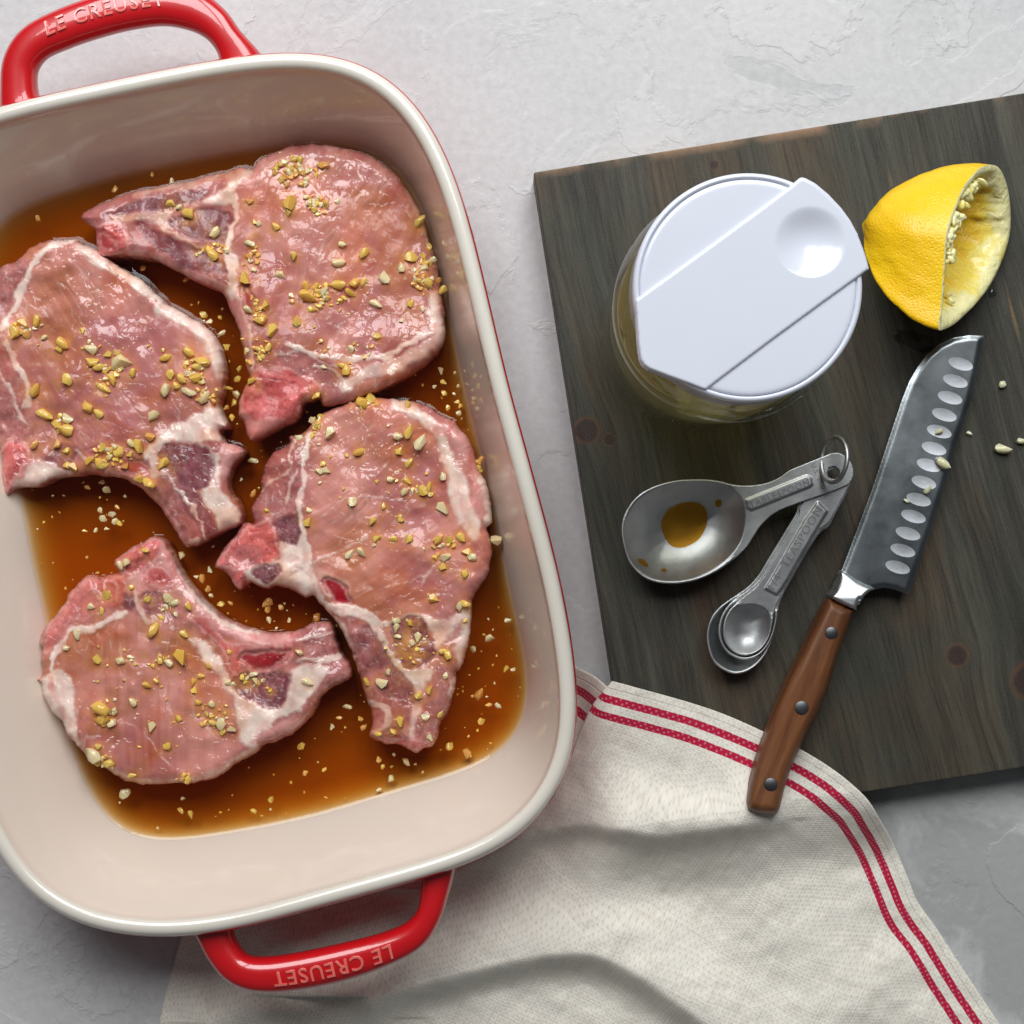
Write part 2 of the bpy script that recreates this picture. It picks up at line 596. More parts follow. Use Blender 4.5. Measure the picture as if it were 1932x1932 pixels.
def mat_linen():
    m = NT('linen')
    uvn = m.n('ShaderNodeUVMap')
    uvn.uv_map = 'UVMap'
    tc = m.n('ShaderNodeTexCoord')
    uv = tc.outputs['UV']
    sp = m.n('ShaderNodeSeparateXYZ', Vector=uv)
    nz = m.noise(uv, 60, 4, .6)
    nz2 = m.noise(m.n('ShaderNodeVectorMath', _operation='MULTIPLY', i0=uv, i1=(40, 900, 1)).outputs[0], 1, 4, .6)
    nz3 = m.noise(m.n('ShaderNodeVectorMath', _operation='MULTIPLY', i0=uv, i1=(900, 40, 1)).outputs[0], 1, 4, .6)
    k = 2 * pi / .00300
    a = m.math('SINE', m.math('MULTIPLY', m.math('ADD', sp.outputs[0], m.math('MULTIPLY', nz, .0012)), k))
    b = m.math('SINE', m.math('MULTIPLY', m.math('ADD', sp.outputs[1], m.math('MULTIPLY', nz, .0012)), k))
    ab = m.math('MULTIPLY', a, b)
    hgt = m.math('ADD', m.math('MAXIMUM', m.math('ABSOLUTE', a), m.math('ABSOLUTE', b)), m.math('MULTIPLY', m.math('ADD', nz2, nz3), .9))
    holes = m.ramp(m.math('ADD', m.math('MULTIPLY', ab, .5), .5), [(.0, 1.0), (.30, 0.0)])
    c = m.ramp(m.math('MULTIPLY', m.math('ADD', nz2, nz3), .5), [(.30, (.68, .62, .51)), (.5, (.86, .815, .715)), (.7, (.94, .905, .82))])
    c = m.mix(m.math('MULTIPLY', holes, .38), c, (.40, .36, .30))
    c = m.mix(m.math('MULTIPLY', m.ramp(m.noise(uv, 210, 3, .6), [(.70, 0.0), (.78, 1.0)]), .5), c, (.55, .42, .26))
    st = m.n('ShaderNodeAttribute', _attribute_name='hem')
    d = m.math('ADD', st.outputs['Fac'], m.math('MULTIPLY', m.math('SUBTRACT', nz, .5), .0006))
    s = m.ramp(m.math('MULTIPLY', d, 40.0), [(.000, 0.0), (.255, 0.0), (.262, 1.0), (.395, 1.0), (.402, 0.0), (.555, 0.0), (.562, 1.0), (.690, 1.0), (.697, 0.0)])
    dots = m.ramp(m.math('ADD', m.math('MULTIPLY', ab, .5), .5), [(.66, 1.0), (.98, .72)])
    c = m.mix(m.math('MULTIPLY', s, dots), c, (.50, .012, .055))
    hl = m.ramp(m.math('MULTIPLY', st.outputs['Fac'], 100.0), [(.30, 0.0), (.35, 1.0), (.40, 0.0)])
    c = m.mix(m.math('MULTIPLY', hl, .35), c, (.45, .41, .34))
    hgt = m.math('SUBTRACT', hgt, m.math('MULTIPLY', hl, 1.5))
    m.p(Base__Color=c, Roughness=.85, Specular__IOR__Level=.15, Sheen__Weight=.15, Normal=m.bump(hgt, .00018, .55))
    return m.m


def mat_metal(name, col, rough, brush=None, rot=0.0, bump=.00004):
    m = NT(name)
    v = m.obj(rot, brush or (1, 1, 1))
    n = m.noise(v, 300, 5, .65)
    b = m.noise(m.obj(), 45, 5, .6)
    m.p(Base__Color=m.ramp(b, [(.3, tuple(x * .70 for x in col)), (.7, tuple(min(1, x * 1.18) for x in col))]), Metallic=1.0,
        Roughness=m.math('ADD', m.math('MULTIPLY', b, .25), rough - .12), Normal=m.bump(n, bump, .8))
    return m.m


def mat_walnut():
    m = NT('oiled_wood')
    tc = m.n('ShaderNodeTexCoord')
    mp = m.n('ShaderNodeMapping', Vector=tc.outputs['Object'])
    mp.inputs['Rotation'].default_value = (0, 0, radians(-69))
    mp2 = m.n('ShaderNodeVectorMath', _operation='MULTIPLY', i0=mp.outputs[0], i1=(.09, 1, 1)).outputs[0]
    g = m.noise(mp2, 170, 7, .6, .5)
    g2 = m.noise(mp2, 900, 4, .6)
    c = m.ramp(g, [(.28, (.060, .021, .009)), (.45, (.15, .052, .018)), (.62, (.22, .085, .030)), (.78, (.14, .050, .018))])
    c = m.mix(m.ramp(g2, [(.25, .6), (.45, 0.0)]), c, (.09, .035, .015))
    m.p(Base__Color=c, Roughness=.42, Specular__IOR__Level=.5, Normal=m.bump(g2, .0001, .6))
    return m.m


def mat_garlic(name, c0, c1):
    m = NT(name)
    v = m.obj()
    oi = m.n('ShaderNodeObjectInfo')
    m.b.inputs['Subsurface Radius'].default_value = (1, .6, .22)
    n = m.noise(v, 500, 4, .6)
    c = m.mix(oi.outputs['Random'], c0, c1)
    c = m.mix(.3, c, m.ramp(n, [(.3, tuple(x * .85 for x in c0)), (.7, tuple(min(1, x * 1.08) for x in c1))]))
    m.p(Base__Color=c, Roughness=.3, Coat__Weight=.9, Coat__Roughness=.08, Subsurface__Weight=.5, Subsurface__Scale=.0025,
        Normal=m.bump(n, .0006, .7))
    return m.m


def mat_peel():
    m = NT('lemon_peel')
    v = m.obj()
    vo = m.n('ShaderNodeTexVoronoi', Vector=v, Scale=850.0)
    n = m.noise(v, 40, 4, .5)
    c = m.ramp(n, [(.3, (.90, .50, .003)), (.7, (.96, .62, .008))])
    c = m.mix(m.ramp(vo.outputs[0], [(.0, .35), (.3, 0.0)]), c, (.80, .40, .002))
    h = m.math('ADD', m.ramp(vo.outputs[0], [(.0, 0.0), (.5, 1.0)]), m.math('MULTIPLY', m.noise(v, 150, 3, .5), 1.6))
    m.p(Base__Color=c, Roughness=.36, Specular__IOR__Level=.5, Subsurface__Weight=.08, Subsurface__Scale=.002, Normal=m.bump(h, .00018, .8))
    return m.m


def mat_pulp():
    m = NT('lemon_inside')
    v = m.obj()
    n = m.noise(v, 85, 6, .6, .8)
    a = m.n('ShaderNodeAttribute', _attribute_name='deep')
    f = m.math('ADD', a.outputs['Fac'], m.math('MULTIPLY', m.math('SUBTRACT', n, .5), 1.6))
    c = m.ramp(f, [(.10, (.98, .90, .46)), (.40, (.98, .78, .13)), (.75, (.96, .60, .012))])
    m.b.inputs['Subsurface Radius'].default_value = (1, .8, .3)
    m.p(Base__Color=c, Roughness=.32, Coat__Weight=.5, Coat__Roughness=.1, Subsurface__Weight=.3, Subsurface__Scale=.003,
        Normal=m.bump(m.noise(v, 190, 5, .6, 1.0), .0014, .9))
    return m.m


# ------------------------------------------------------------------ the backdrop
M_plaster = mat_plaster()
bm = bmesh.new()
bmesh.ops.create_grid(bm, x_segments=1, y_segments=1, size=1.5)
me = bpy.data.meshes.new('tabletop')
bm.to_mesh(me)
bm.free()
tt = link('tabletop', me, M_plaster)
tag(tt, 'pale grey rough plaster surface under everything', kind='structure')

# ------------------------------------------------------------------ cutting board
BZ = .020
c0 = Vector(at(1007, 325, BZ))
c1 = Vector(at(1155, 1275, BZ))
c2 = Vector(at(1932, 175, BZ))
ey = (c0 - c1).normalized()
ang_b = math.atan2(ey.y, ey.x) - pi / 2


def to_board(u, v):
    d = Vector(at(u, v, BZ)) - c0
    return (d.x * cos(-ang_b) - d.y * sin(-ang_b), d.x * sin(-ang_b) + d.y * cos(-ang_b))


board_bottom = to_board(1700, 1484)[1]
board_len = -board_bottom
KNOTS = [(*to_board(1347, 311), .0024), (*to_board(1107, 812), .006), (*to_board(1806, 1236), .0052), (*to_board(1945, 1285), .009), (*to_board(1150, 830), .003)]
board_mat = mat_board()
board = box('cutting_board', 0, .33, -board_len, 0, .0004, BZ, board_mat, None, .0009)
board.location = (c0.x, c0.y, 0)
board.rotation_euler = (0, 0, ang_b)
for v in board.data.vertices:      # the short edges run slightly askew to the long ones, like the old board's
    if v.co.y > -board_len / 2:
        v.co.y += v.co.x * .006
    nn = fbm(np.array([v.co.x * 60]), np.array([v.co.y * 60]))[0]
    v.co.x += nn * .0005
tag(board, 'dark stained rough wooden board under the jar, lemon, spoons and knife', 'cutting board')


def over_board(x, y):
    """signed distance (m) inside the board outline, world x,y arrays"""
    dx, dy = x - c0.x, y - c0.y
    lx = dx * cos(-ang_b) - dy * sin(-ang_b)
    ly = dx * sin(-ang_b) + dy * cos(-ang_b)
    return np.minimum(np.minimum(lx, .33 - lx), np.minimum(-ly, ly + board_len))


# ------------------------------------------------------------------ baking dish
ANG = radians(13.7)
RIM_PX = [(0, 205), (120, 176), (245, 148), (366, 125), (492, 107), (560, 106), (623, 111), (700, 137), (766, 181), (811, 241), (848, 312), (879, 407), (916, 553), (954, 715), (1010, 920), (1056, 1100), (1080, 1250), (1087, 1330), (1083, 1400), (1068, 1450), (1040, 1500), (1000, 1550), (951, 1593), (880, 1625), (801, 1652), (700, 1682), (592, 1711), (453, 1750), (349, 1763), (280, 1760), (160, 1735), (60, 1680), (0, 1610)]
LIQ_PX = [(0, 420), (87, 376), (203, 336), (300, 312), (447, 286), (534, 273), (621, 270), (708, 290), (751, 322), (774, 348), (798, 390), (841, 557), (853, 629), (870, 701), (885, 774), (908, 851), (932, 963), (948, 1048), (969, 1155), (985, 1215), (996, 1275), (997, 1325), (982, 1371), (939, 1414), (881, 1449), (794, 1478), (731, 1498), (592, 1541), (488, 1562), (384, 1576), (304, 1580), (253, 1573), (223, 1560), (194, 1538), (172, 1499), (154, 1459), (132, 1398), (110, 1290), (81, 1141), (62, 1068), (52, 1003), (36, 924), (21, 885)]
NTH = 240
TH = np.linspace(0, 2 * pi, NTH, endpoint=False)


def traced(px, z, q):
    cx, cy, a, b, n, th = q
    c, s = cos(th), sin(th)
    P = atn(px, z)
    x = (P[:, 0] - cx) * c + (P[:, 1] - cy) * s
    y = -(P[:, 0] - cx) * s + (P[:, 1] - cy) * c
    r = (abs(x / a) ** n + abs(y / b) ** n) ** (1 / n)
    t = np.mod(np.arctan2(y, x), 2 * pi)
    i = np.argsort(t)
    t, r = t[i], r[i]
    t = np.r_[t[-1] - 2 * pi, t, t[0] + 2 * pi]
    r = np.r_[r[-1], r, r[0]]
    rr = np.interp(TH, t, r)
    K = np.exp(-(np.arange(-9, 10) / 4.5) ** 2)
    K /= K.sum()
    rr = np.convolve(np.r_[rr[-9:], rr, rr[:9]], K, 'valid')
    ct, st = np.cos(TH), np.sin(TH)
    R = 1 / (abs(ct / a) ** n + abs(st / b) ** n) ** (1 / n) * rr
    X, Y = R * ct, R * st
    return np.c_[cx + X * c - Y * s, cy + X * s + Y * c]


Rout = traced(RIM_PX, .056, (-.12290, .00751, .13051, .17638, 4.17, .23988))
Rliq = traced(LIQ_PX, .019, (-.11456, .00998, .10344, .14678, 5.39, .23189))


def offset(C, d):
    T = np.roll(C, -1, 0) - np.roll(C, 1, 0)
    T /= np.linalg.norm(T, axis=1)[:, None]
    N = np.c_[T[:, 1], -T[:, 0]]
    return C + N * d


ctr = Rliq.mean(0)
dish = empty('baking_dish', (float(ctr[0]), float(ctr[1]), 0), 'red stoneware baking dish with cream glazed inside holding the raw chops', 'baking dish')
M_cream = mat_ceramic('cream_glaze', (.73, .625, .53))
M_wetcream = plain('submerged_glaze', (.74, .62, .535), .5, spec=.05, var=.02, vs=6)
M_rim = mat_ceramic('rim_glaze', (.75, .70, .61))
M_red = mat_ceramic('red_glaze', (.56, .006, .010))
RIMT = .061
Rin = offset(Rout, -.0068)
rings = []        # (ring xy, z)
for t in np.linspace(0, 1, 10)[::-1]:     # floor -> liquid line (below the marinade)
    k = 1 - t
    C = offset(Rliq, -.013 * (1 - k) ** 1.0)
    z = .0068 + (.019 - .0068) * (1 - math.sqrt(max(0, 1 - k * k * .82))) / (1 - math.sqrt(.18))
    rings.append((C, z))
nfl = 0
for t in np.linspace(.08, 1, 14):
    e = t
    C = Rliq + (Rin - Rliq) * (e ** 1.12)
    rings.append((C, .019 + (.0575 - .019) * e))
irim0 = len(rings)
for a in np.linspace(12, 168, 9):
    a = radians(a)
    m = (1 - cos(a)) / 2
    rings.append((Rin + (Rout - Rin) * m, .0575 + .0034 * sin(a) ** .8))
irim1 = len(rings)
V, Fc, mi = [], [], []
for C, z in rings:
    zz = z
    V += [(p[0], p[1], zz) for p in C]
nr = len(rings)
cen = len(V)
V.append((ctr[0], ctr[1], .0066))
for k in range(NTH):
    Fc.append((cen, k, (k + 1) % NTH))
    mi.append(2)
for i in range(nr - 1):
    for k in range(NTH):
        Fc.append((i * NTH + k, (i + 1) * NTH + k, (i + 1) * NTH + (k + 1) % NTH, i * NTH + (k + 1) % NTH))
        mi.append(1 if i >= irim0 - 1 else (2 if i < 9 else 0))
meshobj('inner_bowl', V, Fc, [M_cream, M_rim, M_wetcream], dish, mi=mi)
# red outer shell
Rbase = offset(Rout, -.017)
V, Fc = [], []
sh = [(Rout + (offset(Rout, .0001) - Rout), .0582)]
sh = [(offset(Rout, -.0002), .0585), (offset(Rout, .0006), .0575), (offset(Rout, .0007), .056), (offset(Rout, .0002), .0535)]
for t in np.linspace(.12, 1, 9):
    sh.append((Rout + (Rbase - Rout) * (t ** 1.25), .0535 - (.0535 - .005) * t))
sh.append((offset(Rbase, -.004), .0012))
for C, z in sh:
    V += [(p[0], p[1], z) for p in C]
for i in range(len(sh) - 1):
    for k in range(NTH):
        Fc.append((i * NTH + k, (i + 1) * NTH + k, (i + 1) * NTH + (k + 1) % NTH, i * NTH + (k + 1) % NTH)[::-1])
Fc.append(tuple(range((len(sh) - 1) * NTH, len(sh) * NTH)))
meshobj('outer_shell', V, Fc, M_red, dish)

M_letter = plain('worn_letter_glaze', (.78, .16, .13), .25, coat=1.0)
HZ = .048


def handle(pts, base, dirn, z0=HZ):
    """pts = (u, v, width px) along the centre of the grip"""
    P = spline([p[:2] for p in pts], 8, False)
    Wd = spline([(p[2], 0) for p in pts], 8, False)[:, 0]
    C = atn(P, z0)
    n = len(C)
    t = np.linspace(0, 1, n)
    C[:, 2] = z0 - .004 * (np.abs(2 * t - 1) ** 3)
    wid = Wd * (H - z0) / F
    thk = np.full(n, .0135) + .006 * np.abs(2 * t - 1) ** 8
    h = sweep('handle', C, wid, thk, M_red, dish, 28, False, 2.5)
    A, B = [np.array(at(*b, z0)[:2]) for b in base]
    ex = (B - A)
    L = np.linalg.norm(ex)
    ex /= L
    nrm = np.array([-ex[1], ex[0]])
    cc = (A + B) / 2
    pathc = C[:, :2]

    def place(x, y, z):
        p = cc + ex * x
        # follow the grip's own curve
        dd = pathc - cc
        s = dd @ ex
        o = dd @ nrm
        i = np.argsort(s)
        lo = (np.abs(o[i]) < .02)
        base_o = np.interp(x, s[i][lo], o[i][lo])
        q = p + nrm * (base_o + y)
        w = .0076
        zt = z0 + .0135 / 2 * (max(0, 1 - abs(y / w * .8) ** 2.5)) ** (1 / 2.5)
        return (q[0], q[1], zt + z * 1.0)
    sz = .0088 
    text_mesh('lettering', 'LE CREUSET', sz, place, M_letter, h, .00035, 1.12, .00012)
    return h


# the parent of lettering (the handle) sits at the dish's own origin, so the letters use world points minus zero offset
def handle_fix(h):
    for c in h.children:
        for v in c.data.vertices:
            v.co -= dish.location
    return h


h1 = handle([(40, 215, 88), (34, 175, 70), (38, 122, 66), (66, 82, 68), (120, 55, 72), (180, 34, 74), (240, 19, 74), (305, 10, 76), (360, 18, 76), (402, 42, 66), (430, 75, 60), (448, 105, 78), (455, 130, 110)],
            ((90, 62), (318, 8)), 1)
handle_fix(h1)
h2 = handle([(392, 1735, 80), (403, 1760, 70), (420, 1795, 62), (448, 1826, 60), (490, 1838, 64), (558, 1833, 68), (650, 1814, 68), (730, 1789, 60), (780, 1764, 54), (808, 1728, 48), (820, 1685, 54), (825, 1650, 66), (822, 1622, 90)],
            ((745, 1780), (517, 1838)), -1)
handle_fix(h2)

# ------------------------------------------------------------------ marinade
LZ = .0190
# ------------------------------------------------------------------ pork chops
M_meat = mat_meat()
LEAN = np.array((.53, .205, .145))
DARK = np.array((.235, .075, .088))
MID = np.array((.42, .145, .135))
FAT = np.array((.84, .66, .57))
TAN = np.array((.66, .40, .31))
BONE = np.array((.60, .135, .125))
PINK = np.array((.68, .33, .30))
MARROW = np.array((.30, .004, .012))
KC = {'lean': LEAN, 'dark': DARK, 'mid': MID, 'fat': FAT, 'tan': TAN, 'bone': BONE, 'pink': PINK, 'marrow': MARROW}
KL = {'lean': 0, 'dark': 0, 'mid': 0, 'fat': 1, 'tan': 1, 'bone': 2, 'pink': 1, 'marrow': 2}
KH = {'lean': 0, 'dark': -.0004, 'mid': 0, 'fat': .0003, 'tan': .0002, 'bone': .0003, 'pink': .0002, 'marrow': -.0010}


def fr(x0, y0, w, pts):
    k = w / 1932 / 1.78778
    return [(x0 / 1.78778 + x * k, y0 / 1.78778 + y * k) for x, y in pts]


A_ = lambda p: fr(0, 0, 1000, p)
B_ = lambda p: fr(800, 400, 1000, p)
C_ = lambda p: fr(0, 700, 900, p)
C2_ = lambda p: fr(0, 1300, 900, p)
D_ = lambda p: fr(200, 400, 800, p)
E_ = lambda p: fr(700, 1250, 1050, p)
F_ = lambda p: fr(850, 1700, 1000, p)
G_ = lambda p: fr(80, 1750, 1150, p)
CHOPS = []
EDGES = []


CL = [
    # chop, u, v, size px, kind (0 amber, 1 pale, 2 soaked), n, spread_u, spread_v
    (0, 548, 382, 30, 0), (0, 355, 404, 24, 0), (0, 322, 386, 18, 0), (0, 405, 438, 25, 1), (0, 400, 482, 28, 0), (0, 338, 392, 15, 1), (0, 520, 428, 18, 0), (0, 462, 525, 30, 0), (0, 561, 606, 18, 0),
    (0, 562, 607, 20, 0), (0, 512, 623, 26, 0), (0, 506, 655, 18, 0), (0, 476, 719, 20, 0), (0, 640, 495, 26, 1), (0, 688, 479, 24, 0), (0, 726, 524, 24, 1), (0, 775, 486, 26, 0), (0, 580, 560, 32, 0), (0, 577, 541, 20, 0),
    (0, 637, 538, 28, 0), (0, 612, 549, 22, 1), (0, 668, 534, 20, 0), (0, 686, 532, 17, 0), (0, 660, 553, 20, 0), (0, 711, 634, 15, 0), (0, 652, 698, 24, 0), (0, 646, 690, 18, 0), (0, 597, 745, 20, 0), (0, 662, 659, 15, 1),
    (0, 792, 418, 24, 0), (0, 809, 465, 14, 0), (0, 816, 492, 18, 1), (0, 800, 505, 16, 1), (0, 808, 535, 20, 0), (0, 775, 572, 18, 0), (0, 797, 583, 12, 1), (0, 757, 505, 20, 1), (0, 709, 574, 22, 1), (0, 554, 483, 16, 0), (0, 528, 521, 20, 1), (0, 471, 460, 18, 1), (0, 470, 485, 16, 2), (0, 646, 461, 16, 1), (0, 470, 380, 16, 2), (0, 543, 401, 14, 0), (0, 500, 577, 20, 0), (0, 468, 585, 18, 1), (0, 493, 603, 22, 0), (0, 610, 312, 22, 2),
    (1, 25, 628, 26, 0), (1, 68, 605, 20, 0), (1, 45, 612, 24, 0), (1, 50, 630, 20, 2), (1, 84, 638, 14, 1), (1, 120, 648, 28, 0), (1, 112, 660, 18, 0), (1, 156, 625, 12, 0), (1, 172, 660, 26, 1), (1, 174, 681, 24, 0), (1, 229, 687, 36, 1), (1, 203, 668, 16, 0), (1, 222, 668, 16, 0), (1, 252, 704, 18, 0), (1, 188, 694, 22, 0), (1, 197, 733, 24, 0), (1, 212, 718, 20, 0), (1, 128, 716, 24, 0), (1, 67, 737, 26, 0), (1, 84, 783, 28, 0), (1, 128, 789, 22, 1), (1, 126, 812, 32, 0), (1, 108, 800, 20, 0), (1, 186, 781, 22, 0), (1, 166, 768, 22, 0), (1, 290, 785, 26, 1), (1, 313, 676, 22, 0), (1, 358, 664, 24, 0), (1, 383, 682, 28, 0), (1, 372, 693, 22, 0), (1, 322, 706, 20, 0), (1, 344, 714, 22, 0), (1, 369, 713, 22, 0), (1, 334, 728, 18, 0), (1, 314, 737, 26, 1), (1, 357, 739, 24, 1), (1, 387, 751, 26, 1), (1, 402, 757, 14, 2),
    (1, 224, 852, 24, 0), (1, 193, 845, 20, 0), (1, 170, 868, 22, 0), (1, 195, 880, 20, 0), (1, 260, 842, 26, 0), (1, 248, 836, 18, 1), (1, 140, 882, 22, 0), (1, 128, 878, 16, 0), (1, 126, 850, 14, 0), (1, 283, 824, 20, 2), (1, 308, 874, 24, 0), (1, 263, 902, 18, 0), (1, 282, 911, 27, 0), (1, 186, 873, 20, 0), (1, 236, 880, 18, 2), (1, 66, 840, 18, 2), (1, 107, 838, 18, 2),
    (2, 621, 816, 24, 1), (2, 590, 793, 16, 1), (2, 606, 786, 14, 0), (2, 565, 826, 16, 1), (2, 771, 815, 24, 0), (2, 793, 834, 30, 1), (2, 751, 823, 20, 1), (2, 754, 852, 16, 0), (2, 678, 854, 22, 0), (2, 772, 874, 18, 0), (2, 768, 908, 16, 0), (2, 603, 888, 16, 1), (2, 615, 889, 16, 1), (2, 610, 875, 12, 0), (2, 763, 929, 18, 1), (2, 797, 925, 24, 0), (2, 810, 918, 16, 0), (2, 737, 904, 16, 1), (2, 835, 899, 18, 1), (2, 665, 946, 20, 1), (2, 581, 986, 18, 0), (2, 702, 983, 16, 0), (2, 755, 978, 18, 0), (2, 834, 960, 26, 1), (2, 724, 955, 12, 0), (2, 712, 1016, 18, 0), (2, 743, 1018, 16, 0), (2, 770, 1017, 18, 0), (2, 660, 1045, 20, 1), (2, 681, 1042, 19, 1), (2, 826, 1020, 18, 0), (2, 847, 1019, 17, 0), (2, 870, 1014, 22, 0), (2, 880, 1040, 18, 0), (2, 841, 1052, 20, 1), (2, 890, 1050, 20, 1), (2, 820, 1053, 12, 0), (2, 836, 1069, 15, 0), (2, 876, 1083, 17, 0), (2, 817, 1130, 20, 0), (2, 877, 1138, 22, 0), (2, 868, 1144, 20, 1), (2, 583, 962, 12, 1), (2, 503, 962, 8, 0),
    (2, 748, 1172, 16, 1), (2, 774, 1175, 15, 0), (2, 747, 1184, 17, 1), (2, 750, 1201, 12, 1), (2, 787, 1202, 19, 1), (2, 777, 1213, 14, 1), (2, 787, 1225, 10, 0), (2, 878, 1172, 10, 0), (2, 843, 1235, 22, 0), (2, 837, 1228, 18, 0), (2, 719, 1288, 26, 1), (2, 733, 1268, 14, 1), (2, 693, 1286, 16, 0), (2, 840, 1275, 13, 1), (2, 810, 1301, 18, 0), (2, 790, 1312, 18, 0), (2, 754, 1361, 20, 0), (2, 830, 1348, 15, 0), (2, 802, 1352, 16, 1), (2, 742, 1380, 14, 0), (2, 714, 1384, 14, 0), (2, 811, 1392, 14, 1), (2, 683, 1757, 0, 0),
    (2, 683, 762, 26, 0), (2, 700, 752, 22, 0), (2, 672, 752, 20, 0), (2, 693, 740, 18, 0), (2, 770, 763, 18, 0),
    (3, 201, 1123, 20, 0), (3, 172, 1145, 16, 1), (3, 192, 1152, 14, 0), (3, 278, 1131, 15, 0), (3, 319, 1128, 24, 1), (3, 330, 1138, 18, 1), (3, 356, 1144, 16, 0), (3, 291, 1189, 28, 0), (3, 304, 1165, 12, 0), (3, 147, 1197, 20, 1), (3, 126, 1222, 14, 1), (3, 348, 1196, 18, 0), (3, 184, 1243, 18, 0), (3, 227, 1246, 18, 1), (3, 339, 1240, 30, 0), (3, 318, 1251, 20, 1), (3, 301, 1246, 16, 0), (3, 247, 1240, 12, 1), (3, 277, 1293, 16, 0), (3, 295, 1284, 12, 0), (3, 250, 1325, 19, 1), (3, 190, 1338, 36, 0), (3, 193, 1356, 26, 0), (3, 216, 1340, 14, 1), (3, 211, 1364, 20, 1), (3, 394, 1256, 14, 0), (3, 380, 1275, 14, 0), (3, 364, 1287, 14, 0), (3, 367, 1303, 13, 0), (3, 374, 1326, 14, 0), (3, 400, 1328, 15, 1), (3, 336, 1355, 15, 0), (3, 285, 1370, 20, 1), (3, 402, 1363, 16, 0), (3, 418, 1365, 24, 1), (3, 438, 1375, 20, 1), (3, 421, 1382, 12, 0), (3, 387, 1364, 12, 0), (3, 315, 1407, 18, 0), (3, 176, 1425, 34, 1), (3, 184, 1437, 18, 0), (3, 205, 1440, 20, 0), (3, 185, 1408, 14, 0), (3, 250, 1463, 16, 0), (3, 354, 1470, 18, 0), (3, 478, 1273, 16, 1), (3, 482, 1285, 17, 1), (3, 497, 1283, 10, 1), (3, 458, 1278, 13, 0), (3, 430, 1287, 14, 1), (3, 440, 1292, 12, 1), (3, 510, 1303, 9, 0), (3, 580, 1287, 20, 1), (3, 565, 1230, 15, 1), (3, 433, 1230, 10, 0), (3, 238, 1061, 17, 1), (3, 228, 1066, 18, 1), (3, 275, 1038, 15, 0), (3, 248, 1108, 11, 0),
]
CLUS = [  # chop, u, v, spread_u, spread_v, n, size lo, hi, kind weights
    (0, 555, 322, 34, 18, 26, 8, 17, (1, 3, 5)), (0, 597, 385, 26, 16, 18, 8, 16, (3, 4, 3)), (0, 605, 560, 42, 24, 22, 8, 16, (5, 2, 3)), (0, 490, 655, 18, 28, 14, 8, 15, (5, 1, 3)), (0, 800, 520, 18, 40, 22, 7, 14, (3, 2, 5)), (0, 485, 590, 14, 26, 10, 7, 13, (4, 1, 4)), (0, 650, 640, 80, 50, 10, 6, 11, (3, 3, 3)), (0, 400, 470, 28, 12, 8, 8, 14, (3, 1, 4)), (0, 480, 470, 14, 40, 8, 8, 14, (2, 3, 3)),
    (1, 45, 620, 20, 12, 8, 8, 14, (2, 2, 3)), (1, 205, 710, 34, 26, 16, 7, 15, (4, 3, 3)), (1, 365, 700, 26, 28, 16, 8, 14, (3, 3, 4)), (1, 205, 862, 34, 20, 20, 8, 16, (6, 1, 4)), (1, 115, 795, 16, 18, 6, 7, 13, (3, 2, 2)), (1, 200, 640, 110, 30, 7, 6, 10, (3, 2, 2)), (1, 390, 745, 20, 12, 8, 8, 14, (2, 3, 3)),
    (2, 592, 800, 16, 24, 12, 7, 14, (3, 3, 4)), (2, 800, 925, 18, 14, 6, 7, 12, (4, 2, 2)), (2, 840, 1030, 30, 20, 8, 6, 11, (4, 3, 3)), (2, 700, 930, 110, 110, 12, 5, 9, (4, 3, 2)), (2, 690, 757, 18, 12, 8, 9, 15, (5, 1, 3)), (2, 770, 1220, 40, 50, 8, 5, 9, (3, 4, 2)), (2, 905, 872, 7, 20, 7, 8, 13, (3, 0, 5)),
    (3, 200, 1345, 16, 18, 8, 7, 13, (4, 2, 4)), (3, 195, 1436, 14, 10, 7, 8, 14, (4, 2, 3)), (3, 320, 1140, 22, 14, 7, 7, 12, (2, 4, 2)), (3, 405, 1345, 34, 26, 14, 6, 11, (4, 3, 3)), (3, 300, 1245, 36, 14, 7, 6, 10, (4, 2, 2)), (3, 260, 1300, 110, 80, 14, 5, 9, (4, 3, 3)), (3, 470, 1288, 22, 12, 5, 6, 11, (2, 4, 1)), (3, 355, 1468, 14, 6, 4, 7, 11, (3, 1, 2)),
]


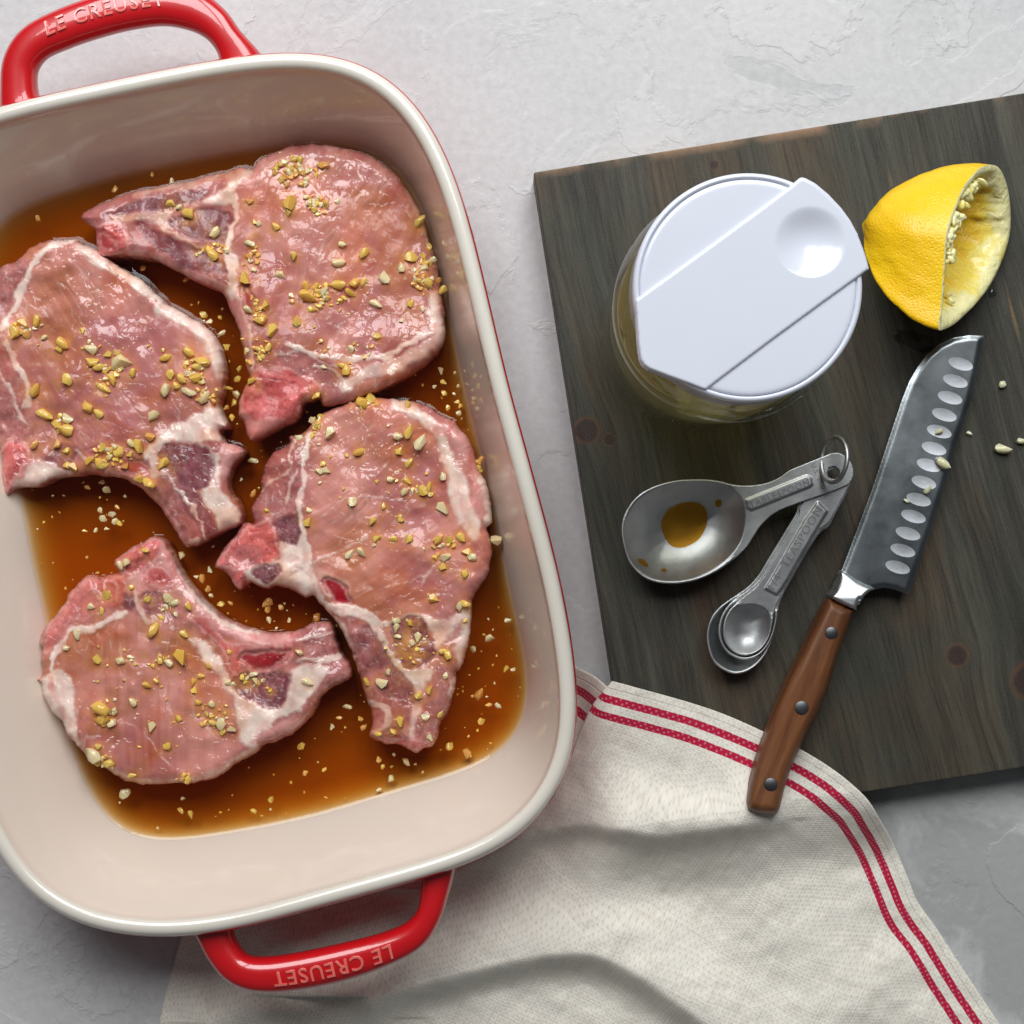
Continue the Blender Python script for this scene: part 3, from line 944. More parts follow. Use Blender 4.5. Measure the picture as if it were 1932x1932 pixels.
def chop(cid, name, label, outline, regs, fib, ztop=.030, seed=1, tilt=(0, 0), zb=.0072, streak=.5):
    O = spline(outline, 6)
    O = resample(O, int(len(O) * 2), True)
    jag = fbm(O[:, 0] / 14, O[:, 1] / 14, 4, seed) * 7
    T = np.roll(O, -1, 0) - np.roll(O, 1, 0)
    T /= np.linalg.norm(T, axis=1)[:, None] + 1e-9
    O = O + np.c_[T[:, 1], -T[:, 0]] * jag[:, None]
    P, D, Q = grid_in(O, 2.15)
    x, y = P[:, 0], P[:, 1]
    nx = x + fbm(x / 22, y / 22, 4, seed + 9) * 16
    ny = y + fbm(x / 22, y / 22, 4, seed + 19) * 16
    ca, sa = cos(radians(fib)), sin(radians(fib))
    ul, ac = x * ca + y * sa, -x * sa + y * ca
    col = np.tile(LEAN, (len(P), 1))
    lab = np.zeros(len(P), int)
    ht = np.zeros(len(P))
    big = fbm(x / 110, y / 110, 3, seed + 3)
    wv = fbm(ul / 120, ac / 120, 2, seed + 4) * 40
    fibre = fbm(ul / 110, (ac + wv) / 8, 2, seed + 5) + .7 * fbm(ul / 60, (ac + wv) / 17, 2, seed + 6)
    MAUVE, PEACH, SAUCE = np.array((.44, .150, .142)), np.array((.60, .245, .200)), np.array((.46, .155, .075))
    w1 = smooth(-.16, .16, fbm(x / 130, y / 130, 3, seed + 13))[:, None]
    col = MAUVE * (1 - w1) + PEACH * w1
    w2 = (smooth(.02, .24, fbm(x / 95 + 9, y / 95, 3, seed + 14)) * .75)[:, None]
    col = col * (1 - w2) + SAUCE * w2
    col *= (1 + big[:, None] * .22)
    col += fibre[:, None] * np.array((.16, .13, .12)) * streak * 2
    # thin marbling
    vein = np.abs(fbm(ul / 95 + .25 * fbm(x / 25, y / 25, 2, seed + 8), (ac + wv) / 24, 3, seed + 7))
    vw = (1 - smooth(0, .026, vein)) * smooth(-.08, .10, fbm(x / 60, y / 60, 2, seed + 11))
    col = col * (1 - .27 * vw[:, None]) + FAT * .27 * vw[:, None]
    for r in regs:
        kind, pts = r[0], np.array(r[1], float)
        wdt = r[2] if len(r) > 2 else None
        op = r[3] if len(r) > 3 else 1.0
        if wdt is None:
            PP = spline(pts, 4)
            d = sdist(nx, ny, PP)[0]
        else:
            PP = spline(pts, 5, False) if len(pts) > 2 else pts
            d = wdt * (.70 if kind in ('fat', 'pink') and wdt > 6 else .5) - segdist(nx, ny, PP) + fbm(x / 26, y / 26, 3, seed + 33) * min(wdt, 16) * .9
        soft = 4.5 if wdt is None else max(2.2, wdt * .30)
        w = smooth(-soft, soft, d + fbm(x / 9, y / 9, 2, seed + 31) * 6) * op
        c = KC[kind] * (1 + fbm(x / 16, y / 16, 4, seed + 41)[:, None] * (.40 if kind in ('fat', 'pink', 'tan') else .75))
        if kind in ('dark', 'mid'):
            v2 = np.abs(fbm(x / 17, y / 17, 4, seed + 51))
            c = c * (1 - .26 * (1 - smooth(0, .035, v2))[:, None]) + FAT * .26 * (1 - smooth(0, .035, v2))[:, None]
            c = c + fbm(x / 7, y / 12, 2, seed + 52)[:, None] * .10
        if kind in ('bone', 'marrow'):
            c = c + np.maximum(0, fbm(x / 6, y / 6, 2, seed + 61))[:, None] * np.array((.30, .12, .11)) * (1 if kind == 'bone' else .35)
            rim = (np.exp(-((d - 4) / 3.2) ** 2) * (.55 if kind == 'bone' else .45))[:, None]
            c = c * (1 - rim) + np.array((.82, .50, .45)) * rim
            pr = smooth(.10, .22, fbm(x / 7, y / 7, 2, seed + 64))[:, None] * .5
            c = c * (1 - pr) + np.array((.30, .02, .03)) * pr
        if kind in ('fat', 'pink', 'tan'):
            c = c - np.maximum(0, fbm(x / 12, y / 34, 3, seed + 62))[:, None] * np.array((.12, .42, .38)) * 1.2
            gl = smooth(.06, .2, fbm(x / 24, y / 24, 3, seed + 63))[:, None] * .35
            c = c * (1 - gl) + np.array((.74, .38, .34)) * gl
        col = col * (1 - w[:, None]) + c * w[:, None]
        lab = np.where(w > .5, KL[kind], lab)
        ht = ht * (1 - w) + KH[kind] * w
    # marinade film pooled on the upper surface tints it
    film = smooth(.04, .22, fbm(x / 75, y / 75, 3, seed + 71)) * .50
    col = col * (1 - film[:, None]) + col * np.array((.92, .60, .42)) * film[:, None]
    gw = np.zeros(len(P))
    for g in CL:
        if g[0] == cid and g[3] > 0:
            gw = np.maximum(gw, (.75 if g[4] != 1 else .4) * np.exp(-((x - g[1]) ** 2 + (y - g[2] - 3) ** 2) / (g[3] * .95) ** 2))
    for g in CLUS:
        if g[0] == cid and max(g[3], g[4]) < 60:
            gw = np.maximum(gw, .8 * np.exp(-((x - g[1]) ** 2 / (g[3] * 1.25) ** 2 + (y - g[2]) ** 2 / (g[4] * 1.25) ** 2)))
    gw = gw * smooth(-.35, .20, fbm(x / 12, y / 12, 2, seed + 91)) * .95
    col = col * (1 - gw[:, None]) + np.array((.60, .255, .045)) * gw[:, None]
    col = np.clip(col, .004, .92)
    R = 24.0
    rd = np.clip(1 - D / R, 0, 1)
    edge = 1 - np.sqrt(np.clip(1 - rd ** 2, 0, 1))
    zt = ztop + (x - x.mean()) * tilt[0] / 1000 + (y - y.mean()) * tilt[1] / 1000
    zt = zt + ht + fbm(x / 80, y / 80, 3, seed + 81) * .0060 + fbm(x / 18, y / 18, 2, seed + 82) * .0005 + fibre * .00018
    zt = zt - edge * .0062 - vw * .0002
    Wt = atn(P, zt)
    # keep the traced silhouette: the outline is where the widest part of the edge is
    n = len(P)
    Bd = border(Q)
    bi = sorted({a for e in Bd for a in e})
    bmap = {a: n + k for k, a in enumerate(bi)}
    ext = Wt[bi].copy()
    ext2 = Wt[bi].copy()
    ext[:, 2] = Wt[bi][:, 2] * .55 + zb * .45
    ext2[:, 2] = zb
    cen_ = Wt.mean(0)
    ext2[:, :2] += (cen_[:2] - ext2[:, :2]) * .025
    Vv = np.r_[Wt, ext, ext2]
    nb = len(bi)
    Fs = [tuple(q) for q in Q]
    Fl = list(np.round(np.median(lab[Q], axis=1)).astype(int))
    for a, b in Bd:
        A2, B2 = bmap[a], bmap[b]
        Fs.append((b, a, A2, B2))
        Fs.append((B2, A2, A2 + nb, B2 + nb))
        Fl += [int(lab[a])] * 2
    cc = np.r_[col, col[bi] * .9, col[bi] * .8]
    Fs = np.array(Fs)
    Fl = np.array(Fl)
    # smooth normals over the whole chop
    fa = Vv[Fs]
    fn = np.cross(fa[:, 2] - fa[:, 0], fa[:, 3] - fa[:, 1])
    Nn = np.zeros_like(Vv)
    for k in range(4):
        np.add.at(Nn, Fs[:, k], fn)
    Nn /= np.linalg.norm(Nn, axis=1)[:, None] + 1e-12
    if Nn[:n, 2].mean() < 0:
        Fs = Fs[:, ::-1]
        Nn = -Nn
    loc = Wt.mean(0)
    root = empty(name, (float(loc[0]), float(loc[1]), zb), label, 'pork chop', 'raw pork chops in the baking dish')
    comp = np.full(len(Fs), -1)
    v2f = {}
    for i, f in enumerate(Fs.tolist()):
        for a in f:
            v2f.setdefault(a, []).append(i)
    Fsl = Fs.tolist()
    cl = []
    for i in range(len(Fsl)):
        if comp[i] >= 0:
            continue
        c_ = len(cl)
        comp[i] = c_
        st_ = [i]
        mem = []
        while st_:
            q = st_.pop()
            mem.append(q)
            for a in Fsl[q]:
                for j in v2f[a]:
                    if comp[j] < 0 and Fl[j] == Fl[i]:
                        comp[j] = c_
                        st_.append(j)
        cl.append((Fl[i], mem))
    main = max((c for c in cl if c[0] == 0), key=lambda c: len(c[1]))
    jobs = [(int(l_), m2) for l_, m2 in cl if len(m2) >= 260 and m2 is not main[1]]
    small = [f for l_, m2 in cl if len(m2) < 260 for f in m2]
    jobs.insert(0, (0, main[1] + small))
    for li, mem in jobs:
        nm = ('lean_meat', 'fat', 'bone')[li]
        fs = Fs[mem]
        us, inv = np.unique(fs, return_inverse=True)
        fs2 = inv.reshape(fs.shape)
        o = meshobj(nm, Vv[us], fs2, M_meat, root)
        me = o.data
        ca_ = me.color_attributes.new('col', 'FLOAT_COLOR', 'POINT')
        ca_.data.foreach_set('color', np.c_[cc[us], np.ones(len(us))].astype(np.float32).ravel())
        me.normals_split_custom_set_from_vertices(Nn[us].astype(np.float32))
    CHOPS.append((P, zt, D))
    EDGES.append(atn(O, np.full(len(O), ztop - .0058))[:, :2])
    return root


c1_out = [(153, 412), (168, 395), (205, 378), (245, 362), (274, 357), (330, 347), (400, 329), (440, 319), (459, 315), (475, 322), (484, 305), (520, 285), (580, 272), (640, 277), (690, 290), (735, 320), (760, 345), (780, 378), (797, 410), (815, 470), (828, 520), (832, 555), (839, 600), (833, 650), (800, 690), (760, 715), (710, 740), (650, 762), (612, 768), (602, 752), (585, 756), (570, 762), (560, 790), (520, 810), (475, 832), (460, 800), (450, 775), (455, 745), (470, 715), (462, 680), (450, 620), (432, 575), (418, 552), (370, 530), (310, 498), (258, 483), (215, 483), (189, 484), (183, 455), (176, 430)]
c1_reg = [
    ('mid', D_([(280, 860), (430, 720), (700, 600), (1000, 560), (1300, 520), (1420, 640), (1440, 800), (1400, 1000), (1400, 1300), (1340, 1380), (1100, 1300), (850, 1160), (600, 1110), (320, 1120)]), None, .8),
    ('dark', D_([(380, 800), (560, 700), (800, 640), (1100, 590), (1230, 580), (1180, 650), (900, 740), (700, 760), (500, 800)])),
    ('dark', D_([(620, 850), (700, 860), (900, 960), (1100, 1050), (1300, 1150), (1400, 1190), (1380, 1270), (1200, 1250), (1050, 1230), (880, 1110), (750, 1020), (640, 930)])),
    ('dark', D_([(900, 820), (1150, 740), (1380, 770), (1410, 830), (1370, 900), (1350, 1000), (1150, 990), (1000, 930), (900, 880)])),
    ('tan', D_([(430, 800), (600, 790), (850, 765), (930, 745), (880, 830), (900, 900), (850, 900), (700, 840), (500, 850)])),
    ('fat', D_([(1560, 430), (1500, 500), (1420, 580), (1420, 700), (1330, 710), (1180, 690), (1260, 620), (1400, 480), (1480, 420)])),
    ('tan', D_([(640, 630), (850, 565), (1100, 530), (1300, 460), (1520, 420)]), 15, .85),
    ('fat', D_([(1430, 640), (1440, 760), (1400, 900), (1380, 1080), (1400, 1250), (1430, 1400)]), 9),
    ('pink', D_([(560, 1100), (800, 1130), (900, 1210), (1100, 1290), (1350, 1390), (1440, 1520)]), 12),
    ('tan', D_([(860, 900), (1000, 970), (1120, 1040), (1250, 1090)]), 6, .8),
    ('bone', D_([(180, 830), (300, 860), (480, 840), (560, 950), (560, 1100), (330, 1120), (290, 950)])),
    ('marrow', D_([(330, 930), (450, 980), (470, 1040), (350, 1080)]), None, .75),
    ('marrow', B_([(10, 1090), (70, 1100), (120, 1180), (110, 1290), (60, 1280), (30, 1180)]), None, .9),
    ('fat', B_([(-20, 900), (-30, 1050), (-10, 1200), (40, 1350), (80, 1500), (90, 1700)]), 11),
    ('pink', B_([(-10, 1200), (40, 1400), (60, 1560), (70, 1750)]), 13),
    ('bone', [(462, 705), (500, 690), (560, 698), (612, 732), (570, 765), (560, 795), (520, 812), (475, 832), (455, 780), (455, 740)]),
    ('pink', [(458, 740), (470, 780), (500, 790), (540, 790), (510, 815), (475, 832), (452, 785)], None, .6),
    ('marrow', B_([(150, 1680), (300, 1700), (420, 1760), (300, 1850), (180, 1800)]), None, .35),
    ('mid', B_([(340, 1500), (520, 1560), (700, 1640), (740, 1760), (650, 1800), (500, 1700), (380, 1660), (320, 1580)]), None, .9),
    ('fat', B_([(330, 1480), (600, 1560), (800, 1560), (1000, 1530), (1200, 1410), (1320, 1380)]), 8),
    ('fat', B_([(720, 1740), (850, 1660), (1050, 1600), (1250, 1480), (1340, 1400)]), 16, .8),
    ('fat', B_([(1240, 1200), (1310, 1130), (1335, 1250), (1330, 1400), (1250, 1370)])),
    ('tan', B_([(1100, 440), (1180, 620), (1250, 780), (1290, 900), (1320, 1050), (1330, 1200)]), 9, .8),
    ('fat', B_([(250, 1560), (420, 1520), (560, 1600), (760, 1620)]), 5, .7),
    ('fat', B_([(480, 1620), (640, 1640), (700, 1720)]), 4, .7),
]
chop(0, 'pork_chop', 'raw bone-in pork chop at the top right of the dish, rib end pointing left', c1_out, c1_reg, 118, .0325, 3, (-.004, .006), streak=.35)

c2_out = [(-20, 530), (0, 505), (30, 492), (55, 470), (85, 455), (120, 453), (145, 451), (152, 462), (175, 468), (205, 487), (235, 508), (270, 530), (300, 560), (317, 575), (345, 590), (380, 612), (408, 640), (421, 680), (424, 720), (414, 760), (418, 782), (432, 808), (415, 812), (422, 832), (442, 838), (462, 852), (446, 875), (434, 900), (434, 925), (455, 958), (455, 985), (430, 1002), (400, 1015), (357, 1035), (340, 1018), (320, 985), (300, 955), (265, 922), (235, 905), (205, 899), (165, 897), (110, 902), (70, 918), (35, 920), (12, 934), (4, 900), (2, 850), (-20, 800), (-40, 700), (-45, 600)]
c2_reg = [
    ('mid', C_([(-150, 400), (200, 380), (280, 400), (200, 500), (130, 650), (60, 780), (-20, 880), (-160, 900)]), None, .95),
    ('mid', C_([(-160, 1000), (60, 1020), (130, 1150), (190, 1300), (200, 1450), (260, 1600), (160, 1700), (0, 1650), (-160, 1500)]), None, .9),
    ('fat', C_([(540, 230), (350, 290), (280, 350), (210, 470), (130, 650), (80, 780), (0, 880)]), 8),
    ('fat', C_([(40, 980), (90, 1080), (140, 1170), (190, 1300), (200, 1420)]), 7, .85),
    ('fat', C_([(-20, 1180), (60, 1300), (120, 1440), (200, 1560)]), 4, .7),
    ('fat', C_([(580, 290), (700, 370), (800, 430), (930, 490), (1060, 600), (1200, 690)]), 15),
    ('fat', C_([(1180, 740), (1330, 800), (1450, 880), (1540, 990), (1590, 1100), (1600, 1180)]), 21),
    ('tan', C_([(1600, 1180), (1610, 1300), (1590, 1420)]), 14, .7),
    ('fat', C_([(1600, 1450), (1640, 1540), (1600, 1620), (1620, 1680), (1450, 1700), (1300, 1690), (1170, 1700), (1100, 1760), (1030, 1850), (1060, 1740), (1160, 1640), (1290, 1560), (1450, 1480)])),
    ('pink', C2_([(1600, 400), (1680, 420), (1780, 480), (1700, 560), (1640, 660), (1640, 760), (1600, 700), (1600, 560)])),
    ('fat', C2_([(1430, 430), (1540, 470), (1600, 560), (1590, 700), (1640, 800), (1740, 900), (1740, 980), (1600, 1060), (1560, 950), (1450, 870), (1450, 760), (1530, 640), (1540, 540)])),
    ('dark', C2_([(1120, 450), (1180, 415), (1350, 430), (1500, 450), (1560, 520), (1550, 620), (1500, 740), (1370, 770), (1280, 700), (1220, 630), (1160, 560)])),
    ('mid', C2_([(1150, 640), (1250, 640), (1320, 740), (1440, 800), (1540, 980), (1560, 1060), (1440, 1140), (1350, 1190), (1250, 1000), (1180, 860), (1120, 740)])),
    ('dark', C2_([(1280, 760), (1420, 800), (1500, 930), (1560, 1050), (1480, 1090), (1380, 960)]), None, .7),
    ('fat', C2_([(1200, 640), (1280, 740), (1400, 880), (1450, 1010), (1500, 1120)]), 5, .8),
    ('fat', C2_([(1330, 1180), (1420, 1110), (1440, 1180)]), 9, .8),
    ('pink', C2_([(700, 620), (850, 660), (1000, 740), (1120, 860), (1220, 980), (1300, 1130), (1360, 1190)]), 11),
    ('dark', C2_([(350, 480), (500, 440), (560, 480), (480, 600), (380, 600)]), None, .85),
    ('fat', C2_([(80, 720), (200, 600), (330, 540), (480, 620), (560, 640), (400, 680), (260, 740), (140, 760)])),
    ('bone', C2_([(10, 420), (120, 390), (220, 440), (230, 540), (160, 640), (100, 720), (60, 790), (0, 640)])),
    ('marrow', C2_([(120, 470), (200, 480), (210, 550), (140, 600)]), None, .5),
    ('marrow', C2_([(860, 560), (980, 520), (1090, 590), (1050, 640), (960, 650), (880, 620)]), None, .9),
    ('marrow', C2_([(620, 450), (740, 440), (760, 500), (700, 540), (620, 500)]), None, .45),
    ('fat', C2_([(1050, 500), (1120, 450), (1160, 400), (1100, 600), (1180, 640)]), 9, .7),
    ('fat', C2_([(560, 480), (640, 560), (760, 620)]), 6, .6),
]
chop(1, 'pork_chop', 'raw bone-in pork chop at the left edge, partly out of the picture', c2_out, c2_reg, 60, .0315, 23, (.002, -.003), streak=.22)

c3_out = E_([(640, 345), (700, 275), (800, 222), (900, 190), (1030, 165), (1150, 178), (1290, 195), (1420, 258), (1530, 320), (1600, 400), (1650, 500), (1675, 600), (1720, 680), (1755, 800), (1762, 940), (1735, 990), (1765, 1110), (1745, 1240), (1700, 1330), (1655, 1400), (1635, 1480), (1638, 1560), (1615, 1700), (1570, 1850)]) + F_([(1330, 1100), (1310, 1230), (1285, 1330), (1230, 1430), (1190, 1570), (1130, 1590), (1070, 1625), (1000, 1585), (870, 1558), (768, 1515), (785, 1430), (770, 1330), (740, 1270), (715, 1150), (655, 1000)]) + E_([(905, 1760), (850, 1640), (780, 1540), (700, 1450), (655, 1395), (610, 1410), (555, 1375), (450, 1338), (370, 1350), (260, 1320), (205, 1362), (140, 1290), (100, 1240), (46, 1215), (100, 1110), (180, 1010), (230, 940), (290, 950), (275, 850), (330, 750), (332, 680), (370, 560), (430, 500), (512, 450), (510, 410), (580, 390)])
c3_reg = [
    ('mid', E_([(520, 420), (610, 470), (600, 640), (590, 800), (600, 1000), (560, 1090), (440, 1060), (300, 900), (330, 700), (400, 540)]), None, .85),
    ('dark', E_([(410, 950), (500, 900), (580, 930), (595, 1010), (540, 1095), (460, 1060), (420, 1000)])),
    ('dark', E_([(480, 650), (570, 660), (560, 760), (480, 800)]), None, .35),
    ('fat', E_([(630, 400), (610, 560), (595, 700), (570, 830), (600, 1000), (625, 1150)]), 6.5),
    ('fat', E_([(540, 440), (510, 560), (480, 640), (380, 700), (320, 760)]), 4, .8),
    ('fat', E_([(560, 600), (500, 740), (480, 860), (400, 900)]), 3.5, .7),
    ('bone', E_([(50, 1215), (180, 1010), (235, 945), (300, 950), (390, 900), (440, 1060), (460, 1160), (300, 1230), (150, 1240)])),
    ('bone', E_([(130, 1240), (240, 1220), (260, 1310), (205, 1362), (140, 1290)])),
    ('mid', E_([(120, 1150), (250, 1080), (350, 1120), (300, 1200), (130, 1220)]), None, .45),
    ('fat', E_([(450, 1070), (540, 1100), (590, 1020), (615, 1060), (650, 1250), (560, 1230), (470, 1180)])),
    ('fat', E_([(250, 1230), (460, 1180), (560, 1230), (650, 1290), (655, 1400), (560, 1370), (440, 1335), (340, 1345), (265, 1310)])),
    ('dark', E_([(280, 1230), (350, 1200), (450, 1215), (440, 1290), (370, 1330), (290, 1290)])),
    ('tan', E_([(640, 1180), (740, 1250), (860, 1310), (880, 1420), (760, 1420), (650, 1350)]), None, .7),
    ('marrow', E_([(705, 1310), (750, 1275), (830, 1310), (890, 1390), (905, 1450), (820, 1460), (750, 1390)])),
    ('fat', E_([(1180, 205), (1300, 262), (1400, 350), (1470, 450), (1500, 600), (1520, 750)]), 15),
    ('fat', E_([(1500, 560), (1560, 600), (1620, 760), (1680, 900), (1690, 1040), (1640, 1060), (1570, 950), (1520, 850)])),
    ('pink', E_([(1450, 360), (1560, 420), (1640, 560), (1680, 700), (1700, 860)]), 20, .8),
    ('fat', E_([(1700, 690), (1745, 790), (1745, 930)]), 12),
    ('mid', E_([(1640, 1060), (1750, 1080), (1745, 1240), (1690, 1340), (1620, 1400), (1640, 1250)]), None, .6),
    ('fat', E_([(640, 1240), (680, 1390), (760, 1470), (950, 1480), (1060, 1570), (1180, 1540)]), 9),
    ('fat', E_([(660, 1400), (740, 1490), (850, 1640), (900, 1780), (960, 1932)]), 11),
    ('fat', E_([(1160, 1540), (1330, 1515), (1500, 1535), (1640, 1440), (1630, 1540), (1610, 1700), (1560, 1850), (1500, 1740), (1430, 1740), (1400, 1620), (1300, 1560)])),
    ('mid', E_([(1500, 1650), (1580, 1540), (1560, 1680), (1500, 1800), (1530, 1932), (1450, 1932), (1430, 1800)]), None, .85),
    ('mid', F_([(600, 720), (760, 800), (900, 900), (1000, 1090), (1060, 1200), (1040, 1400), (960, 1480), (840, 1400), (760, 1240), (680, 1050)]), None, .9),
    ('dark', F_([(700, 820), (800, 810), (880, 920), (950, 1050), (880, 1080), (760, 1070), (670, 960)]), None, .65),
    ('dark', F_([(910, 760), (1010, 740), (1120, 750), (1160, 850), (1210, 970), (1150, 1050), (1010, 1080), (950, 1020), (920, 900)])),
    ('dark', F_([(860, 1120), (980, 1100), (1050, 1200), (1040, 1290), (950, 1290), (860, 1240)]), None, .75),
    ('mid', F_([(1180, 1080), (1310, 950), (1340, 1060), (1290, 1330), (1180, 1570), (1060, 1600), (1080, 1400), (1150, 1230)]), None, .9),
    ('fat', F_([(560, 700), (700, 720), (800, 780), (880, 930), (950, 1040), (1010, 1100)]), 9),
    ('fat', F_([(1010, 1100), (1180, 1080), (1110, 1200), (1080, 1330), (1040, 1490), (1080, 1300), (1040, 1200)])),
    ('fat', F_([(1080, 1200), (1060, 1400), (1040, 1560)]), 8, .8),
    ('fat', F_([(770, 1300), (880, 1330), (880, 1430), (780, 1500)]), 9, .7),
    ('fat', F_([(1330, 1100), (1300, 1230)]), 8, .9),
    ('bone', F_([(780, 1500), (880, 1470), (1010, 1500), (1180, 1560), (1070, 1620), (870, 1556)]), None, .8),
    ('marrow', F_([(850, 1490), (910, 1460), (1010, 1520), (960, 1545), (880, 1545)])),
    ('tan', E_([(1100, 1345), (1250, 1310), (1400, 1270), (1560, 1230)]), 2.6, .7),
    ('fat', E_([(660, 1180), (800, 1120), (920, 1080), (990, 1030)]), 3.5, .75),
    ('fat', E_([(1300, 740), (1200, 800), (1000, 780), (850, 800), (700, 900)]), 2.2, .5),
    ('fat', E_([(1090, 600), (1140, 540), (1190, 490)]), 2.2, .6),
    ('fat', E_([(1320, 1350), (1420, 1200), (1600, 1180)]), 2.2, .5),
]
chop(2, 'pork_chop', 'raw pork chop at the right side of the dish, rib end pointing to the bottom', c3_out, c3_reg, -32, .0325, 43, (.002, 0), streak=.30)

c4_out = G_([(735, 100), (790, 118), (830, 180), (870, 270), (930, 360), (1000, 450), (1080, 525), (1180, 585), (1300, 628), (1420, 652), (1530, 640), (1620, 602), (1720, 588), (1755, 630), (1780, 720), (1815, 780), (1855, 890), (1800, 930), (1700, 990), (1650, 1090), (1600, 1150), (1560, 1195), (1430, 1262), (1360, 1280), (1325, 1325), (1200, 1385), (1100, 1460), (1000, 1490), (850, 1500), (700, 1507), (560, 1475), (480, 1420), (400, 1380), (330, 1320), (290, 1260), (250, 1225), (215, 1150), (160, 1090), (110, 990), (98, 935), (60, 912), (105, 880), (100, 800), (112, 740), (90, 700), (110, 620), (160, 570), (230, 480), (260, 420), (350, 325), (430, 330), (500, 312), (540, 300), (510, 250), (570, 190), (650, 140)])
c4_reg = [
    ('bone', G_([(110, 620), (230, 480), (260, 420), (350, 325), (500, 312), (540, 300), (600, 400), (560, 520), (400, 560), (260, 640), (180, 740), (110, 780)]), None, .7),
    ('mid', G_([(240, 560), (400, 500), (560, 520), (480, 570), (330, 620), (220, 720), (170, 780), (160, 680)]), None, .6),
    ('fat', G_([(150, 860), (190, 740), (280, 640), (400, 620), (500, 560), (580, 540)]), 7),
    ('fat', G_([(120, 880), (200, 860), (260, 900), (290, 1010), (300, 1180), (300, 1280), (220, 1160), (150, 1080), (100, 960)])),
    ('pink', G_([(150, 900), (190, 1020), (240, 1120)]), 10, .5),
    ('bone', G_([(510, 250), (570, 190), (650, 140), (735, 100), (800, 130), (780, 230), (700, 290), (600, 320), (540, 300)])),
    ('marrow', G_([(540, 280), (640, 240), (700, 180), (740, 130), (730, 200), (640, 300), (560, 320)]), None, .45),
    ('pink', G_([(760, 150), (850, 200), (900, 340), (880, 400), (780, 300)]), None, .8),
    ('pink', G_([(600, 330), (690, 270), (800, 250), (880, 350), (900, 430), (800, 430), (640, 420), (560, 430)]), None, .8),
    ('bone', G_([(690, 290), (790, 270), (860, 370), (780, 400), (690, 360)])),
    ('bone', G_([(370, 350), (500, 340), (540, 420), (500, 480), (410, 460)]), None, .85),
    ('marrow', G_([(410, 380), (490, 370), (500, 420), (440, 450)]), None, .35),
    ('dark', G_([(565, 430), (635, 415), (645, 490), (600, 520), (560, 500)]), None, .9),
    ('dark', G_([(670, 430), (780, 420), (880, 500), (850, 560), (740, 570), (680, 510)]), None, .9),
    ('mid', G_([(640, 500), (900, 500), (960, 620), (900, 690), (780, 600), (680, 600)]), None, .6),
    ('fat', G_([(640, 410), (650, 500), (700, 590)]), 7, .8),
    ('pink', G_([(850, 260), (920, 400), (1010, 520), (1130, 610), (1280, 660), (1440, 690), (1560, 660)]), 20),
    ('fat', G_([(880, 280), (960, 420), (1080, 550), (1200, 610), (1330, 650)]), 7, .9),
    ('bone', G_([(930, 540), (1040, 560), (1150, 680), (1300, 700), (1500, 700), (1540, 760), (1480, 830), (1300, 880), (1170, 870), (1110, 740), (1000, 640)]), None, .8),
    ('pink', G_([(1190, 760), (1280, 700), (1420, 700), (1520, 740), (1500, 820), (1400, 870), (1270, 880), (1180, 830)]), None, .5),
    ('marrow', G_([(1210, 790), (1290, 745), (1420, 735), (1510, 745), (1480, 810), (1390, 850), (1280, 850)]), None, .95),
    ('mid', G_([(1520, 650), (1720, 590), (1780, 720), (1850, 890), (1750, 950), (1650, 850), (1540, 800)])),
    ('fat', G_([(1540, 690), (1680, 660), (1740, 640)]), 6, .7),
    ('fat', G_([(1560, 800), (1700, 790), (1790, 770)]), 7, .8),
    ('fat', G_([(940, 690), (1060, 740), (1150, 870), (1200, 980), (1180, 1010), (1100, 880), (1000, 780)])),
    ('fat', G_([(1180, 940), (1230, 1010), (1400, 1080), (1480, 1050), (1510, 880), (1600, 830), (1720, 830), (1700, 920), (1600, 1060), (1540, 1130), (1430, 1170), (1330, 1220), (1320, 1320), (1220, 1250), (1200, 1100)])),
    ('mid', G_([(1840, 880), (1720, 920), (1640, 1010), (1560, 1100), (1430, 1160), (1560, 1110), (1700, 1010)]), 10, .9),
    ('pink', G_([(1300, 1270), (1400, 1200), (1560, 1160)]), 8, .7),
    ('dark', G_([(1170, 920), (1260, 880), (1500, 870), (1505, 930), (1465, 1060), (1390, 1075), (1250, 1010)])),
    ('tan', G_([(480, 1425), (650, 1485), (850, 1490), (1050, 1465), (1200, 1375), (1320, 1310)]), 10, .95),
    ('tan', G_([(300, 1250), (400, 1370), (520, 1440)]), 8, .6),
    ('fat', G_([(680, 1180), (740, 1300), (830, 1400)]), 2, .5),
    ('fat', G_([(980, 900), (960, 1100), (1100, 1250)]), 2, .45),
]
chop(3, 'pork_chop', 'raw pork chop at the bottom left of the dish, rib end pointing right', c4_out, c4_reg, 88, .0320, 63, (.001, .001), streak=.30)


def chop_z(i, u, v):
    P, zt, D = CHOPS[i]
    d = (P[:, 0] - u) ** 2 + (P[:, 1] - v) ** 2
    k = int(np.argmin(d))
    return (float(zt[k]) if d[k] < 40 else None)


# the marinade: its surface climbs a little where it meets the dish and the meat
Lq = offset(Rliq, .0016)


def to_px(XY, z):
    return np.c_[XY[:, 0] * F / (H - z) + 966, 966 - XY[:, 1] * F / (H - z)]


